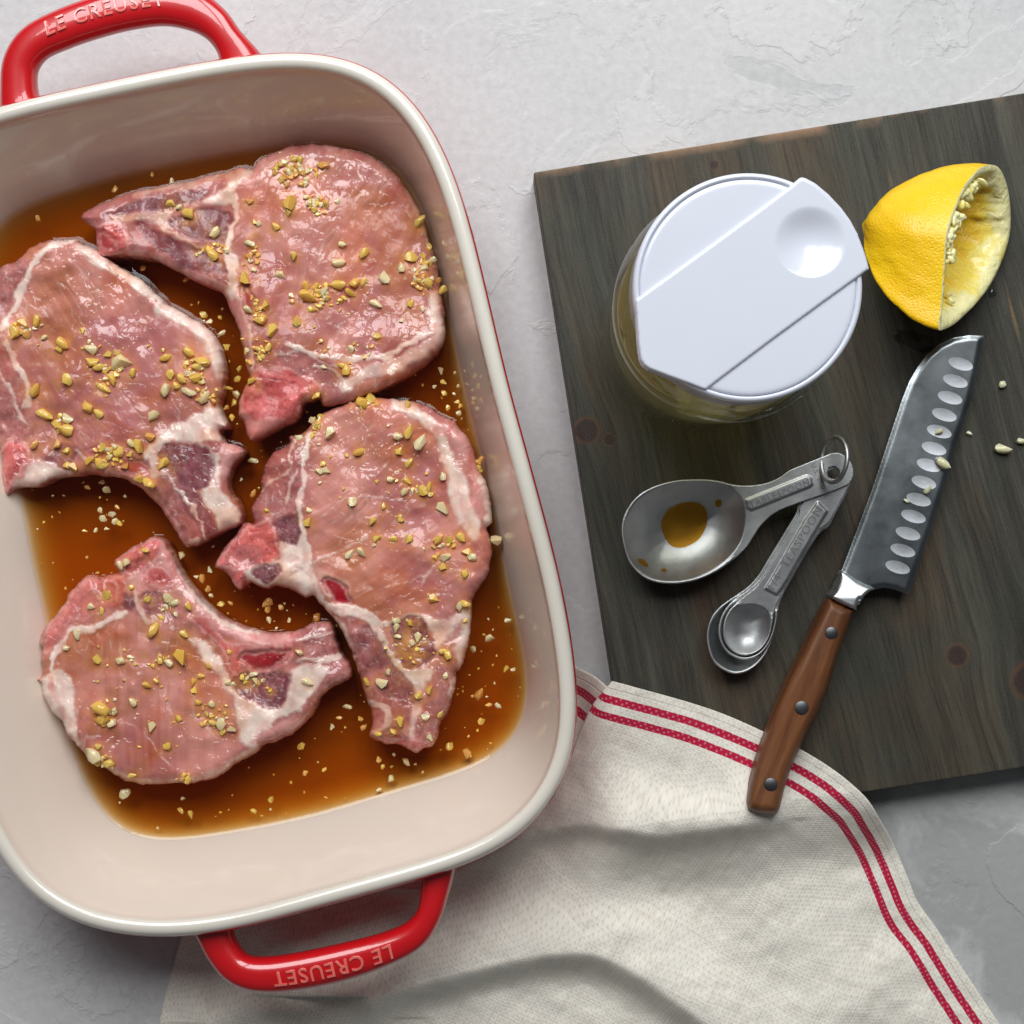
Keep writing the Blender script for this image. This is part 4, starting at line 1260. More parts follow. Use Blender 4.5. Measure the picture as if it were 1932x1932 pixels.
P, D, Q = grid_in(to_px(Lq, LZ), 3.6)
z = np.full(len(P), LZ) + .0011 * np.exp(-np.maximum(D - 6, 0) / 4.0)
for e_ in EDGES:
    ep = to_px(e_, LZ)[::2]
    near = (P[:, 0] > ep[:, 0].min() - 30) & (P[:, 0] < ep[:, 0].max() + 30) & (P[:, 1] > ep[:, 1].min() - 30) & (P[:, 1] < ep[:, 1].max() + 30)
    dd = segdist(P[near, 0], P[near, 1], ep, True)
    z[near] = np.maximum(z[near], LZ + .0007 * np.exp(-dd / 3.6))
z += fbm(P[:, 0] / 60, P[:, 1] / 60, 2, 401) * .0002
top = atn(P, np.full(len(P), LZ))
top[:, 2] = z
low = top.copy()
low[:, 2] = .0042
n = len(P)
V = np.r_[top, low]
Fc = [tuple(q[::-1]) for q in Q] + [tuple(q + n) for q in Q] + [(a, b, b + n, a + n) for a, b in border(Q)]
M_marinade = mat_liquid('marinade', (34, 88, 220))
mar = meshobj('marinade', V, Fc, M_marinade, smooth=False)
bm = bmesh.new()
bm.from_mesh(mar.data)
bmesh.ops.recalc_face_normals(bm, faces=bm.faces)
for f in bm.faces:
    f.smooth = f.calc_center_median().z > LZ - .001
for e in bm.edges:
    if len(e.link_faces) == 2 and e.link_faces[0].smooth != e.link_faces[1].smooth:
        e.smooth = False
bm.to_mesh(mar.data)
bm.free()
tag(mar, 'clear amber brown marinade filling the bottom of the baking dish', 'marinade')

# ------------------------------------------------------------------ minced garlic
G_Y = mat_garlic('garlic_amber', (.98, .52, .07), (.99, .64, .14))
G_P = mat_garlic('garlic_pale', (1.0, .72, .36), (1.0, .80, .48))
G_B = mat_garlic('garlic_soaked', (.82, .35, .06), (.92, .50, .14))
G_F = mat_garlic('garlic_fresh', (.92, .86, .48), (.95, .90, .62))


def nugget(seed, flat):
    r = random.Random(seed)
    bm = bmesh.new()
    n = r.choice((13, 15, 18))
    sx, sy, sz = 1, r.uniform(.55, .95), flat * r.uniform(.55, .85)
    for k in range(n):
        p = Vector((r.uniform(-1, 1), r.uniform(-1, 1), r.uniform(-1, 1)))
        e = r.uniform(.9, 1.1)
        L_ = (abs(p.x) ** 3.4 + abs(p.y) ** 3.4 + abs(p.z) ** 3.4) ** (1 / 3.4) + 1e-6
        p = p / L_ * e + Vector((p.y * .25, 0, 0))
        bm.verts.new((p.x * sx * .5, p.y * sy * .5, p.z * sz * .5))
    bmesh.ops.convex_hull(bm, input=bm.verts[:])
    bmesh.ops.delete(bm, geom=[v for v in bm.verts if not v.link_faces], context='VERTS')
    bmesh.ops.recalc_face_normals(bm, faces=bm.faces[:])
    me = bpy.data.meshes.new('garlic_bit')
    bm.to_mesh(me)
    bm.free()
    return me


NUG = {}
for mi_, M_ in enumerate((G_Y, G_P, G_B, G_F)):
    NUG[mi_] = []
    for k in range(9):
        me = nugget(100 + k, 1.0)
        me.materials.append(M_)
        me.shade_smooth()
        me.set_sharp_from_angle(angle=radians(55))
        NUG[mi_].append(me)
GB = []          # (u, v, z, size m, kind, label, group)


def bit(u, v, z, s, k, label, group, r=random):
    GB.append((u, v, z, s, k, label, group))


PLC = ['the top right chop', 'the left chop', 'the right chop', 'the bottom left chop']
KN = ['amber yellow', 'pale cream', 'sauce-soaked brown']
for c, u, v, s, k in CL:
    if s == 0:
        continue
    z = chop_z(c, u, v) or .026
    GB.append((u, v, z, s, k, '%s bit of minced garlic lying on %s' % (KN[k], PLC[c]), '%s garlic bits on %s' % (KN[k], PLC[c])))
for c, u, v, su, sv, n, lo, hi, w in CLUS:
    for _ in range(int(n * 1.7)):
        uu, vv = u + random.gauss(0, su * .6), v + random.gauss(0, sv * .6)
        z = chop_z(c, uu, vv)
        if z is None:
            continue
        k = random.choices((0, 1, 2), w)[0]
        s = random.uniform(lo * .7, hi * .95)
        GB.append((uu, vv, z, s, k, '%s bit of minced garlic lying on %s' % (KN[k], PLC[c]), '%s garlic bits on %s' % (KN[k], PLC[c])))
# floating or sunk in the marinade
LF = [(235, 1498, 26, 1), (341, 1530, 17, 0), (359, 1537, 17, 0), (478, 1531, 15, 0), (511, 1508, 15, 0), (345, 1507, 9, 1), (510, 1527, 6, 1), (568, 1408, 18, 0), (655, 1334, 17, 1), (626, 1372, 16, 1), (743, 1424, 8, 1), (737, 1469, 16, 1), (768, 1438, 18, 1), (715, 1433, 14, 2), (722, 1447, 12, 0), (715, 1491, 13, 1), (612, 1453, 12, 0), (576, 1459, 13, 2), (924, 1205, 19, 1), (958, 1170, 16, 1), (954, 1262, 15, 0), (968, 1263, 13, 1), (908, 1361, 16, 0), (905, 1310, 26, 2), (848, 1408, 18, 0), (880, 1422, 22, 2), (940, 1331, 16, 1), (922, 1330, 14, 2), (893, 1225, 16, 1), (640, 1354, 12, 2), (686, 1372, 16, 2), (680, 1356, 12, 2),
      (201, 924, 17, 1), (211, 970, 17, 1), (194, 978, 18, 1), (189, 962, 14, 1), (218, 984, 16, 1), (226, 988, 13, 0), (180, 1000, 12, 1), (160, 1002, 10, 0), (202, 998, 12, 1), (192, 910, 14, 1), (222, 957, 13, 2), (236, 936, 8, 1), (165, 920, 13, 2),
      (342, 1048, 18, 1), (370, 1088, 12, 1), (395, 1075, 18, 1), (382, 1092, 20, 2), (392, 1112, 16, 2), (417, 1140, 16, 0), (398, 1124, 10, 1), (435, 1138, 12, 2), (505, 1150, 14, 2), (507, 1170, 14, 1), (505, 1138, 26, 2), (530, 1146, 14, 2), (598, 1165, 20, 2), (545, 1170, 12, 1), (424, 1045, 12, 1), (477, 870, 20, 1), (478, 932, 18, 2), (455, 905, 10, 1),
      (428, 654, 16, 0), (418, 628, 17, 1), (384, 594, 18, 0), (415, 599, 10, 0), (395, 606, 14, 1), (452, 696, 16, 0), (448, 715, 16, 0), (432, 733, 14, 0), (445, 745, 18, 1), (440, 760, 16, 0), (427, 770, 14, 2), (437, 788, 14, 0), (352, 527, 16, 2), (270, 506, 14, 2), (216, 357, 18, 2), (72, 412, 16, 2), (287, 329, 10, 2), (323, 341, 14, 1),
      (832, 700, 20, 1), (836, 722, 14, 0), (864, 728, 8, 1), (858, 704, 8, 1), (838, 742, 14, 0), (845, 770, 14, 0), (865, 780, 14, 1), (868, 766, 12, 0), (862, 758, 12, 0), (820, 730, 10, 1), (857, 743, 8, 1)]
for u, v, s, k in LF:
    GB.append((u, v, LZ - .0006, s * .9, k, '%s bit of garlic afloat in the marinade between the chops' % KN[k], '%s garlic bits in the marinade' % KN[k]))
for _ in range(520):
    u, v = random.uniform(30, 990), random.uniform(560, 1570)
    GB.append((u, v, LZ - .0034 * random.random(), random.uniform(2.5, 7), random.choice((0, 1, 2)), '', ''))
# clinging to the right wall of the dish
for u, v, s, k, zz in [(908, 868, 16, 2, .026), (906, 884, 14, 2, .025), (935, 1019, 24, 1, .024), (836, 548, 20, 0, .028), (828, 530, 15, 2, .028)]:
    GB.append((u, v, zz, s, k, '%s bit of garlic stuck to the right wall of the dish' % KN[k], '%s garlic bits on the dish wall' % KN[k]))

# clip marinade bits that would fall under a chop or outside the pool
LP = Rliq


def in_pool(x, y):
    return bool(inside(np.array([x]), np.array([y]), offset(LP, -.002))[0])


keep = []
for g in GB:
    if abs(g[2] - LZ) < .0035 and g[2] < LZ + .001:
        x, y, _ = at(g[0], g[1], g[2])
        if not in_pool(x, y):
            continue
        if any(((P[:, 0] - g[0]) ** 2 + (P[:, 1] - g[1]) ** 2).min() < 16 for P, _, _ in CHOPS):
            continue
    keep.append(g)
GB = sorted(keep, key=lambda g: -g[3])
BBX = [(P[:, 0].min(), P[:, 0].max(), P[:, 1].min(), P[:, 1].max()) for P, _, _ in CHOPS]
WHERE = [['top left', 'top', 'top right'], ['upper left', 'upper middle', 'upper right'], ['left', 'middle', 'right'], ['lower left', 'lower middle', 'lower right'], ['bottom left', 'bottom', 'bottom right']]


def place_label(u, v, s, k, lb, gp):
    szw = 'big' if s > 23 else ('medium' if s > 16 else 'small')
    for ci, pn in enumerate(PLC):
        if lb.endswith(pn):
            x0, x1, y0, y1 = BBX[ci]
            w_ = WHERE[min(4, int((v - y0) / (y1 - y0) * 5))][min(2, int((u - x0) / (x1 - x0) * 3))]
            return '%s %s garlic bit on the %s part of %s' % (szw, KN[k], w_, pn)
    if 'afloat' in lb:
        w_ = WHERE[max(0, min(4, int((v - 300) / 1280 * 5)))][max(0, min(2, int(u / 1000 * 3)))]
        return '%s %s garlic bit afloat in the %s part of the marinade pool' % (szw, KN[k], w_)
    return '%s %s' % (szw, lb)


rest_V, rest_F, rest_M = [], [], []
for i, (u, v, z, s, k, lb, gp) in enumerate(GB):
    sm = s * (H - z) / F * 1.0
    me = random.choice(NUG[k])
    rot = Matrix.Rotation(random.uniform(0, 6.28), 3, 'Z') @ Matrix.Rotation(random.uniform(-.5, .5), 3, 'X')
    p = Vector(at(u, v, z)) + Vector((0, 0, sm * (.12 if z > LZ + .001 else -.05)))
    if i < 300 and lb:
        o = bpy.data.objects.new('garlic_bit', me)
        COL.objects.link(o)
        o.location = p
        o.rotation_euler = rot.to_euler()
        o.scale = (sm, sm, sm * .8)
        tag(o, place_label(u, v, s, k, lb, gp), 'garlic', gp)
    else:
        b = len(rest_V)
        for vv in me.vertices:
            q = rot @ (vv.co * sm)
            rest_V.append(p + q)
        for pl in me.polygons:
            rest_F.append([b + j for j in pl.vertices])
            rest_M.append(k)
ro = meshobj('garlic_crumbs', rest_V, rest_F, [G_Y, G_P, G_B], smooth=False, mi=rest_M)
tag(ro, 'tiny crumbs of minced garlic scattered over chops and marinade', 'garlic', kind='stuff')

# ------------------------------------------------------------------ linen towel
M_linen = mat_linen()
hem = spline([(1155, 1285), (1200, 1297), (1300, 1325), (1370, 1349), (1440, 1380), (1509, 1413), (1578, 1456), (1633, 1504), (1661, 1547), (1688, 1597), (1716, 1663), (1732, 1702), (1771, 1757), (1812, 1821), (1854, 1884), (1890, 1938), (1950, 2030)], 8, False)
left = spline([(1155, 1285), (1118, 1330), (1092, 1385), (1068, 1440), (1000, 1500), (850, 1530), (700, 1545)], 8, False)
opp = spline([(700, 1545), (560, 1620), (420, 1690), (352, 1750), (325, 1830), (302, 1920), (285, 2030)], 8, False)
bot = spline([(1950, 2030), (1400, 2040), (800, 2040), (285, 2030)], 8, False)
nu, nv = 300, 300
Hc, Oc, Lc, Bc = resample(hem, nu), resample(opp, nu), resample(left, nv), resample(bot, nv)
uu, vv = np.linspace(0, 1, nu)[:, None, None], np.linspace(0, 1, nv)[None, :, None]
PT = (1 - vv) * Hc[:, None] + vv * Oc[:, None] + (1 - uu) * Lc[None] + uu * Bc[None] - ((1 - uu) * (1 - vv) * Hc[0] + (1 - uu) * vv * Oc[0] + uu * (1 - vv) * Hc[-1] + uu * vv * Oc[-1])
PU, PV = PT[..., 0], PT[..., 1]


def ridge(x, y, line, h, wn, ws, fade=None):
    L = spline(line, 6, False)
    d, bx, by = segdist(x, y, L, False, True)
    south = (y > by)
    w = np.where(south, ws, wn)
    g = h * np.exp(-(d / w) ** 2 * (1.0))
    if fade:
        g = g * smooth(fade[0], fade[1], bx) if fade[0] < fade[1] else g * (1 - smooth(fade[1], fade[0], bx))
    return g


def towel_z(px, py):
    X0 = (px - 966) * (H - .012) / F
    Y0 = (966 - py) * (H - .012) / F
    ob = over_board(X0, Y0)
    dx, dy = X0 - c0.x, Y0 - c0.y
    lx_ = dx * cos(-ang_b) - dy * sin(-ang_b)
    lb_ = dx * sin(-ang_b) + dy * cos(-ang_b) + board_len
    zb = .0012 + (BZ + .0002) * smooth(-.046, .0005, lx_) * smooth(-.036, .0005, lb_)
    zb = np.maximum(zb, np.where(ob > -.0012, BZ + .0014, 0))
    z = zb
    z = z + ridge(px, py, [(800, 1680), (880, 1630), (951, 1592), (1030, 1562), (1104, 1552), (1180, 1562), (1240, 1572), (1320, 1564), (1402, 1552), (1480, 1545)], .0070, 70, 26) * (1 - smooth(1380, 1560, px))
    z = z + ridge(px, py, [(700, 1880), (850, 1838), (951, 1812), (1050, 1796), (1124, 1798), (1200, 1832), (1264, 1877), (1330, 1925), (1400, 1985)], .0135, 120, 34)
    z = z + ridge(px, py, [(1420, 1640), (1480, 1760), (1560, 1900)], .0110, 120, 120)
    z = z + ridge(px, py, [(1180, 1310), (1120, 1400), (1060, 1500)], .0018, 40, 34)
    z = z + ridge(px, py, [(1250, 1345), (1330, 1420), (1400, 1500)], .0018, 40, 40)
    z = z + ridge(px, py, [(1150, 1420), (1250, 1480), (1330, 1500)], -.0010, 40, 30)
    z = z + ridge(px, py, [(560, 1780), (680, 1740), (800, 1700)], .0040, 34, 34)
    z = z + ridge(px, py, [(400, 1930), (560, 1900), (720, 1920)], .0060, 50, 40)
    z = z + fbm(px / 110, py / 110, 3, 301) * .0040 + fbm(px / 45, py / 45, 3, 302) * .0016
    # it slips under the dish
    X, Y = X0.ravel(), Y0.ravel()
    db = sdist(X, Y, Rbase)[0].reshape(px.shape)
    z = z * (1 - smooth(-.016, -.001, db)) + .0005 * smooth(-.016, -.001, db)
    dr = sdist(X, Y, Rout)[0].reshape(px.shape)
    capz = .0005 + .045 * smooth(.017, -.004, dr)
    capz = np.where(dr > .017, .0005, capz)
    return np.maximum(np.minimum(z, capz), .0004)


zz = towel_z(PU, PV)
X3 = (PU - 966) * (H - zz) / F
Y3 = (966 - PV) * (H - zz) / F
P3 = np.stack([X3, Y3, zz], -1)
hemd = np.zeros((nu, nv))
hemd[:, 1:] = np.cumsum(np.linalg.norm(np.diff(P3, axis=1), axis=2), axis=1)
alongm = np.zeros((nu, nv))
alongm[1:] = np.cumsum(np.linalg.norm(np.diff(P3, axis=0), axis=2), axis=0)
alongm = alongm[:, 30][:, None] * np.ones((1, nv))
# the cloth slants relative to the rows: true distance to the hem line
flat = np.stack([PU.ravel(), PV.ravel()], 1)
dpx = segdist(flat[:, 0], flat[:, 1], hem).reshape(nu, nv) * .68 / F
ratio = np.clip(dpx / np.maximum(1e-6, np.r_[[np.linalg.norm(PT[:, 1:] - PT[:, :1], axis=2)]][0].T.T.mean() * 0 + 1e-6 + np.concatenate([np.zeros((nu, 1)), np.linalg.norm(PT[:, 1:] - PT[:, :1], axis=2)], 1) * .68 / F), 0, 1)
hemd = hemd * np.where(dpx > 0, ratio, 1)


def cloth_object(name, P3, hemd, along, mat, parent):
    nu, nv = hemd.shape
    top = P3.reshape(-1, 3)
    n = len(top)
    idx = np.arange(n).reshape(nu, nv)
    Q = np.stack([idx[:-1, :-1], idx[:-1, 1:], idx[1:, 1:], idx[1:, :-1]], -1).reshape(-1, 4)
    o = meshobj(name, top, Q, mat, parent)
    me = o.data
    at_ = me.attributes.new('hem', 'FLOAT', 'POINT')
    at_.data.foreach_set('value', hemd.ravel().astype(np.float32))
    uvl = me.uv_layers.new(name='UVMap')
    li = np.zeros(len(me.loops), np.int32)
    me.loops.foreach_get('vertex_index', li)
    ca_, sa_ = cos(radians(-27)), sin(radians(-27))
    fx_ = P3[..., 0] * ca_ + P3[..., 1] * sa_ + .004 * fbm(P3[..., 0] * 14, P3[..., 1] * 14, 2, 71)
    fy_ = -P3[..., 0] * sa_ + P3[..., 1] * ca_ + P3[..., 2] * 1.2 + .004 * fbm(P3[..., 0] * 14, P3[..., 1] * 14, 2, 72)
    uvs = np.stack([fx_.ravel()[li], fy_.ravel()[li]], 1).astype(np.float32)
    uvl.data.foreach_set('uv', uvs.ravel())
    md = o.modifiers.new('thick', 'SOLIDIFY')
    md.thickness = .0006
    md.offset = -1 if me.polygons[0].normal.z > 0 else 1
    return o


towel = empty('linen_towel', at(1400, 1700, 0), 'natural white linen towel with two red stripes, rumpled under the knife handle and dish', 'towel')
cloth_object('towel_cloth', P3, hemd, alongm, M_linen, towel)
# the small folded-under corner showing beside the dish
fh = spline([(1010, 1190), (1050, 1226), (1086, 1258), (1120, 1276), (1150, 1300), (1190, 1330)], 8, False)
n2 = 60
Fh = resample(fh, n2)
dirv = np.array([-.50, .87])
k2 = np.linspace(0, 170, n2)
PU2 = Fh[:, None, 0] + dirv[0] * k2[None]
PV2 = Fh[:, None, 1] + dirv[1] * k2[None]
X0 = (PU2 - 966) * (H - .01) / F
Y0 = (966 - PV2) * (H - .01) / F
ob = over_board(X0, Y0)
z2 = .0008 + (BZ - .001 + .0002) * smooth(-.020, .001, ob) + fbm(PU2 / 30, PV2 / 30, 2, 55) * .0012
dr = sdist(X0.ravel(), Y0.ravel(), Rout)[0].reshape(X0.shape)
z2 = np.minimum(z2, .0006 + .03 * smooth(.012, -.010, dr))
z2 = np.minimum(z2, np.maximum(.0004, towel_z(PU2, PV2) - .0012))
P32 = np.stack([(PU2 - 966) * (H - z2) / F, (966 - PV2) * (H - z2) / F, z2], -1)
hd2 = np.tile(k2 * .69 / F * .93, (n2, 1))
al2 = np.tile((np.linspace(0, .05, n2))[:, None], (1, n2))
cloth_object('folded_corner', P32, hd2, al2, M_linen, towel)

# ------------------------------------------------------------------ glass jar with flip lid
JX, JY = .0833, .0788
jar = empty('glass_jar', (JX, JY, BZ), 'clear glass jar with a white plastic flip-top lid standing on the board', 'jar')
mg = NT('jar_glass')
mg.t.nodes.remove(mg.b)
gtr = mg.n('ShaderNodeBsdfTransparent', Color=(.97, .98, .95))
ggl = mg.n('ShaderNodeBsdfGlossy', Color=(1, 1, 1), Roughness=.03)
gfr = mg.n('ShaderNodeFresnel', IOR=1.42)
gbn = mg.bump(mg.noise(mg.obj(), 40, 3), .0004, .5)
mg.set(ggl.inputs['Normal'], gbn)
gge = mg.n('ShaderNodeNewGeometry')
gmx = mg.n('ShaderNodeMixShader', i0=mg.math('MULTIPLY', gfr, mg.math('SUBTRACT', 1.0, gge.outputs['Backfacing'])), i1=gtr.outputs[0], i2=ggl.outputs[0])
mg.t.links.new(gmx.outputs[0], mg.out.inputs['Surface'])
M_glass = mg.m
z0 = BZ + .0004
outer = [(.0, z0), (.036, z0), (.0405, z0 + .0015), (.0425, z0 + .006), (.0428, z0 + .03), (.0428, .105), (.0422, .113), (.0385, .121), (.0370, .125), (.0370, .137)]
inner = [(.0352, .137), (.0352, .125), (.0368, .120), (.0402, .112), (.0405, .104), (.0405, z0 + .03), (.0400, z0 + .010), (.037, z0 + .006), (.0, z0 + .0055)]
outer = [(r * 1.045 if z < .122 else r, z) for r, z in outer]
inner = [(r * 1.045 if z < .122 else r, z) for r, z in inner]
lathe('glass_body', outer + inner, JX, JY, M_glass, jar)
M_oil = mat_liquid('vinaigrette', (4, 7, 22), scat=13, scol=(.85, .74, .42))
oil = lathe('oil', [(.0, z0 + .0062), (.0380, z0 + .0066), (.0414, z0 + .0105), (.0419, z0 + .03), (.0419, .072), (.0, .072)], JX, JY, M_oil)
tag(oil, 'golden oil and lemon juice filling the lower part of the glass jar', 'oil')
M_white = plain('white_plastic', (.68, .71, .79), .20, coat=.3, coat_r=.08, var=.012, vs=20, bump=.00002, bs=300)
LT = .150
lr_ = .0408
prof = [(.0, .131), (.036, .131), (.0405, .130), (.0412, .1310), (.0412, .1475), (.0410, .1490), (.0405, .1497), (.0397, LT), (.0391, .1497), (.0390, .1482), (.0387, .1482), (.0386, .1495), (.0380, LT - .0002)] + [(r_ / 1000, LT - .0001) for r_ in range(37, 0, -1)] + [(.0, LT - .0001)]
lid = lathe('lid', prof, JX + .0005, JY + .0005, M_white, jar, 160)
lidc = at(1411.7, 542, LT)
for v in lid.data.vertices:
    v.co.x += lidc[0] - (JX + .0005)
    v.co.y += lidc[1] - (JY + .0005)
    dcx, dcy, _ = at(1529.4, 456.6, LT)
    if math.hypot(v.co.x + JX - dcx, v.co.y + JY - dcy) < .0150 and v.co.z + BZ > LT - .0008 and math.hypot(v.co.x + JX - lidc[0], v.co.y + JY - lidc[1]) < .0375:
        v.co.z -= .0064
kk = .3051


def J_(p):
    return [(1062.6 + x * kk, 279.6 + y * kk) for x, y in p]


flap_out = J_([(1475, 180), (1500, 186), (1560, 218), (1640, 285), (1720, 370), (1775, 445), (1818, 525), (1855, 620), (1878, 690), (1889, 735), (1888, 750), (1826, 797), (1600, 960), (1300, 1180), (1050, 1368), (905, 1478), (882, 1496), (860, 1490), (780, 1458), (660, 1415), (530, 1365), (500, 1342), (480, 1310), (470, 1250), (463, 1180), (455, 1050), (446, 945), (450, 934), (487, 906), (700, 752), (950, 570), (1200, 385), (1400, 235), (1462, 184)])
FZ = LT + .0010
dc = np.array((1529.4, 456.6))


def flap_top(P, D):
    r = np.hypot(P[:, 0] - dc[0], P[:, 1] - dc[1]) / 68
    z = FZ - .0034 * np.clip(1 - r ** 2, 0, 1) ** 1.5
    return z - .0009 * (1 - np.sqrt(np.clip(1 - np.clip(1 - D / 5, 0, 1) ** 2, 0, 1)))


fl = slab('lid_flap', flap_out, 2.6, flap_top, lambda P, D: np.full(len(P), LT - .0085), M_white, jar, sharp=50)

# ------------------------------------------------------------------ lemon half
lem_rim_l = [(1420, 312), (1330, 292), (1240, 325), (1170, 400), (1095, 500), (1010, 690), (955, 850), (928, 1000), (914, 1200), (902, 1400), (888, 1600), (864, 1790)]
lem_rim_r = [(885, 1825), (1000, 1775), (1100, 1690), (1210, 1580), (1335, 1420), (1445, 1200), (1512, 1000), (1536, 830), (1524, 600), (1486, 430)]
Lpx = np.array([(1593.9 + .2038 * x, 251.7 + .2038 * y) for x, y in lem_rim_l + lem_rim_r])
Lpx = resample(spline(Lpx, 8), 120, True)
lc = Lpx.mean(0)
xr = (Lpx[:, 0] - lc[0]) / (np.abs(Lpx[:, 0] - lc[0]).max())
# tilt of the cut plane: left side high, right side low; x on the slanted axis of the opening
ax = np.array((1.0, .12))
s = (Lpx - lc) @ ax
s = s / np.abs(s).max()
zr = .0480 - .0250 * s
R3 = atn(Lpx, zr)
C3 = R3.mean(0)
N3 = np.array(at(1634.5, 424, .0385))
lemon = empty('lemon_half', (float(C3[0]), float(C3[1]), BZ), 'squeezed half of a yellow lemon lying on its side on the board', 'lemon')
M_peel, M_pulp = mat_peel(), mat_pulp()
V, Fc = [], []
nt = 40
for i in range(nt + 1):
    t = i / nt * pi / 2
    a, b = max(0, cos(t)) ** 1.35, sin(t) ** 1.08
    tip = max(0, (i / nt - .86) / .14)
    ring = C3 + (R3 - C3) * a + (N3 - C3) * b
    ring = ring + (N3 - C3) * .035 * tip
    nn = fbm(ring[:, 0] * 120, ring[:, 1] * 120 + ring[:, 2] * 90, 3, 7)
    ring = ring + (ring - C3) * (nn * .035)[:, None] * min(1, i / 4)
    V += list(ring)
m_ = len(Lpx)
V = np.array(V)
V[:, 2] = np.maximum(V[:, 2], BZ + .0004)
for i in range(nt):
    for k in range(m_):
        Fc.append((i * m_ + k, i * m_ + (k + 1) % m_, (i + 1) * m_ + (k + 1) % m_, (i + 1) * m_ + k))
meshobj('peel', V, Fc, M_peel, lemon)
# pith ring and hollow inside
V, dp = [], []
prof_in = [(1.0, 0.0, 0), (.985, -.006, 0), (.94, -.004, .0), (.89, .01, .0), (.865, .05, .1), (.85, .10, .25), (.83, .16, .4), (.80, .24, .55), (.76, .32, .7), (.68, .44, .9), (.58, .54, 1), (.44, .62, 1), (.28, .68, 1), (.05, .72, 1)]
for j, (a, b, dpt) in enumerate(prof_in):
    ring = C3 + (R3 - C3) * a + (N3 - C3) * b
    if j > 1:
        ang = np.linspace(0, 2 * pi, m_, endpoint=False)
        nn = fbm(ring[:, 0] * 240, ring[:, 1] * 240 + ring[:, 2] * 200, 4, 11) * (.05 if j < 4 else (.22 if j < 11 else .04)) + .10 * (1 - np.abs(np.sin(ang * 4.5 + j * .06)) ** .4) * (1 if 3 < j < 12 else 0)
        ring = ring - (ring - C3) * nn[:, None]
    ring[:, 2] = np.maximum(ring[:, 2], BZ + .0012)
    V += list(ring)
    dp += [dpt] * m_
Fc = []
for i in range(len(prof_in) - 1):
    for k in range(m_):
        Fc.append((i * m_ + k, (i + 1) * m_ + k, (i + 1) * m_ + (k + 1) % m_, i * m_ + (k + 1) % m_))
Fc.append(tuple((len(prof_in) - 1) * m_ + k for k in range(m_)))
po = meshobj('pith', V, Fc, M_pulp, lemon)
a_ = po.data.attributes.new('deep', 'FLOAT', 'POINT')
a_.data.foreach_set('value', np.array(dp, np.float32))
# ragged pulp along the high edge
bm = bmesh.new()
rr_ = random.Random(9)
for k in range(95):
    if k < 88:
        idx_ = int(rr_.uniform(.04, .34) * m_) % m_
    else:
        idx_ = rr_.randrange(m_)
    a = rr_.uniform(.70, .86)
    b = rr_.uniform(-.01, .09) if k < 88 else rr_.uniform(.06, .2)
    p = C3 + (R3[idx_] - C3) * a + (N3 - C3) * b
    r = rr_.uniform(.0011, .0026)
    res = bmesh.ops.create_icosphere(bm, subdivisions=3, radius=r)
    rot = Matrix.Rotation(rr_.uniform(0, 3), 3, 'Z') @ Matrix.Rotation(rr_.uniform(0, 3), 3, 'X')
    sc = Vector((rr_.uniform(.9, 1.5), rr_.uniform(.6, 1), rr_.uniform(.5, .8)))
    for v in res['verts']:
        c = v.co * (1 + .10 * math.sin(v.co.x / r * 3.1 + k) * math.cos(v.co.y / r * 2.7) + .06 * math.sin(v.co.z / r * 5 + k * 2))
        c = Vector((c.x * sc.x, c.y * sc.y, c.z * sc.z))
        v.co = rot @ c + Vector(p) - lemon.location
me = bpy.data.meshes.new('pulp')
bm.to_mesh(me)
bm.free()
me.shade_smooth()
pu = link('pulp', me, M_pulp, lemon)
a_ = me.attributes.new('deep', 'FLOAT', 'POINT')
a_.data.foreach_set('value', np.full(len(me.vertices), .12, np.float32))

# ------------------------------------------------------------------ measuring spoons
M_steel = mat_metal('brushed_steel', (.56, .57, .57), .46, bump=.0001)
M_steel2 = mat_metal('stamped_steel', (.36, .36, .36), .60)
SF = lambda p: [(1146.6 + .26055 * x, 811.1 + .26055 * y) for x, y in p]
sp_root = empty('measuring_spoons', at(1570, 885, BZ), 'set of steel measuring spoons fanned out on one ring, left of the knife', 'measuring spoons')


def spoon(outline, bowl_px, depth, zr, hole, name='spoon', bar=None, lower=None):
    O = resample(spline(SF(outline), 5), 260, True)
    Bw = resample(spline(SF(bowl_px), 6), 90, True)
    hc = np.array(SF([hole[:2]])[0])
    hr = hole[2] * .26055
    hp = [(hc[0] + hr * cos(t), hc[1] + hr * sin(t)) for t in np.linspace(0, 2 * pi, 36, endpoint=False)]

    gx, gy = np.meshgrid(np.linspace(Bw[:, 0].min(), Bw[:, 0].max(), 60), np.linspace(Bw[:, 1].min(), Bw[:, 1].max(), 60))
    mx = sdist(gx, gy, Bw)[0].max()

    def zf(P, D):
        d = sdist(P[:, 0], P[:, 1], Bw)[0]
        t = np.clip(d / mx, 0, 1)
        z = zr - depth * (1 - (1 - t) ** 2.3)
        z = z + .0006 * np.exp(-((D - 2.5) / 2.2) ** 2) * (D > -1) * (d > -6)
        if lower:
            z = z - lower * smooth(0, 1, np.clip((P[:, 0] - hc[0]) ** 2 * 0 + (np.hypot(P[:, 0] - hc[0], P[:, 1] - hc[1]) / 330), 0, 1))
        if bar is not None:
            db = sdist(P[:, 0], P[:, 1], np.array(SF(bar)))[0]
            z = z + .0008 * smooth(-1.2, 1.2, db)
        return z
    P, D, Q = grid_in(O, 2.0, [hp])
    zt = zf(P, D)
    Vt = atn(P, zt)
    o = meshobj(name, Vt, [tuple(q[::-1]) for q in Q], M_steel, sp_root)
    md = o.modifiers.new('thick', 'SOLIDIFY')
    md.thickness = .0009
    md.offset = -1 if np.mean([p_.normal.z for p_ in list(o.data.polygons)[:400]]) > 0 else 1
    return o, zf


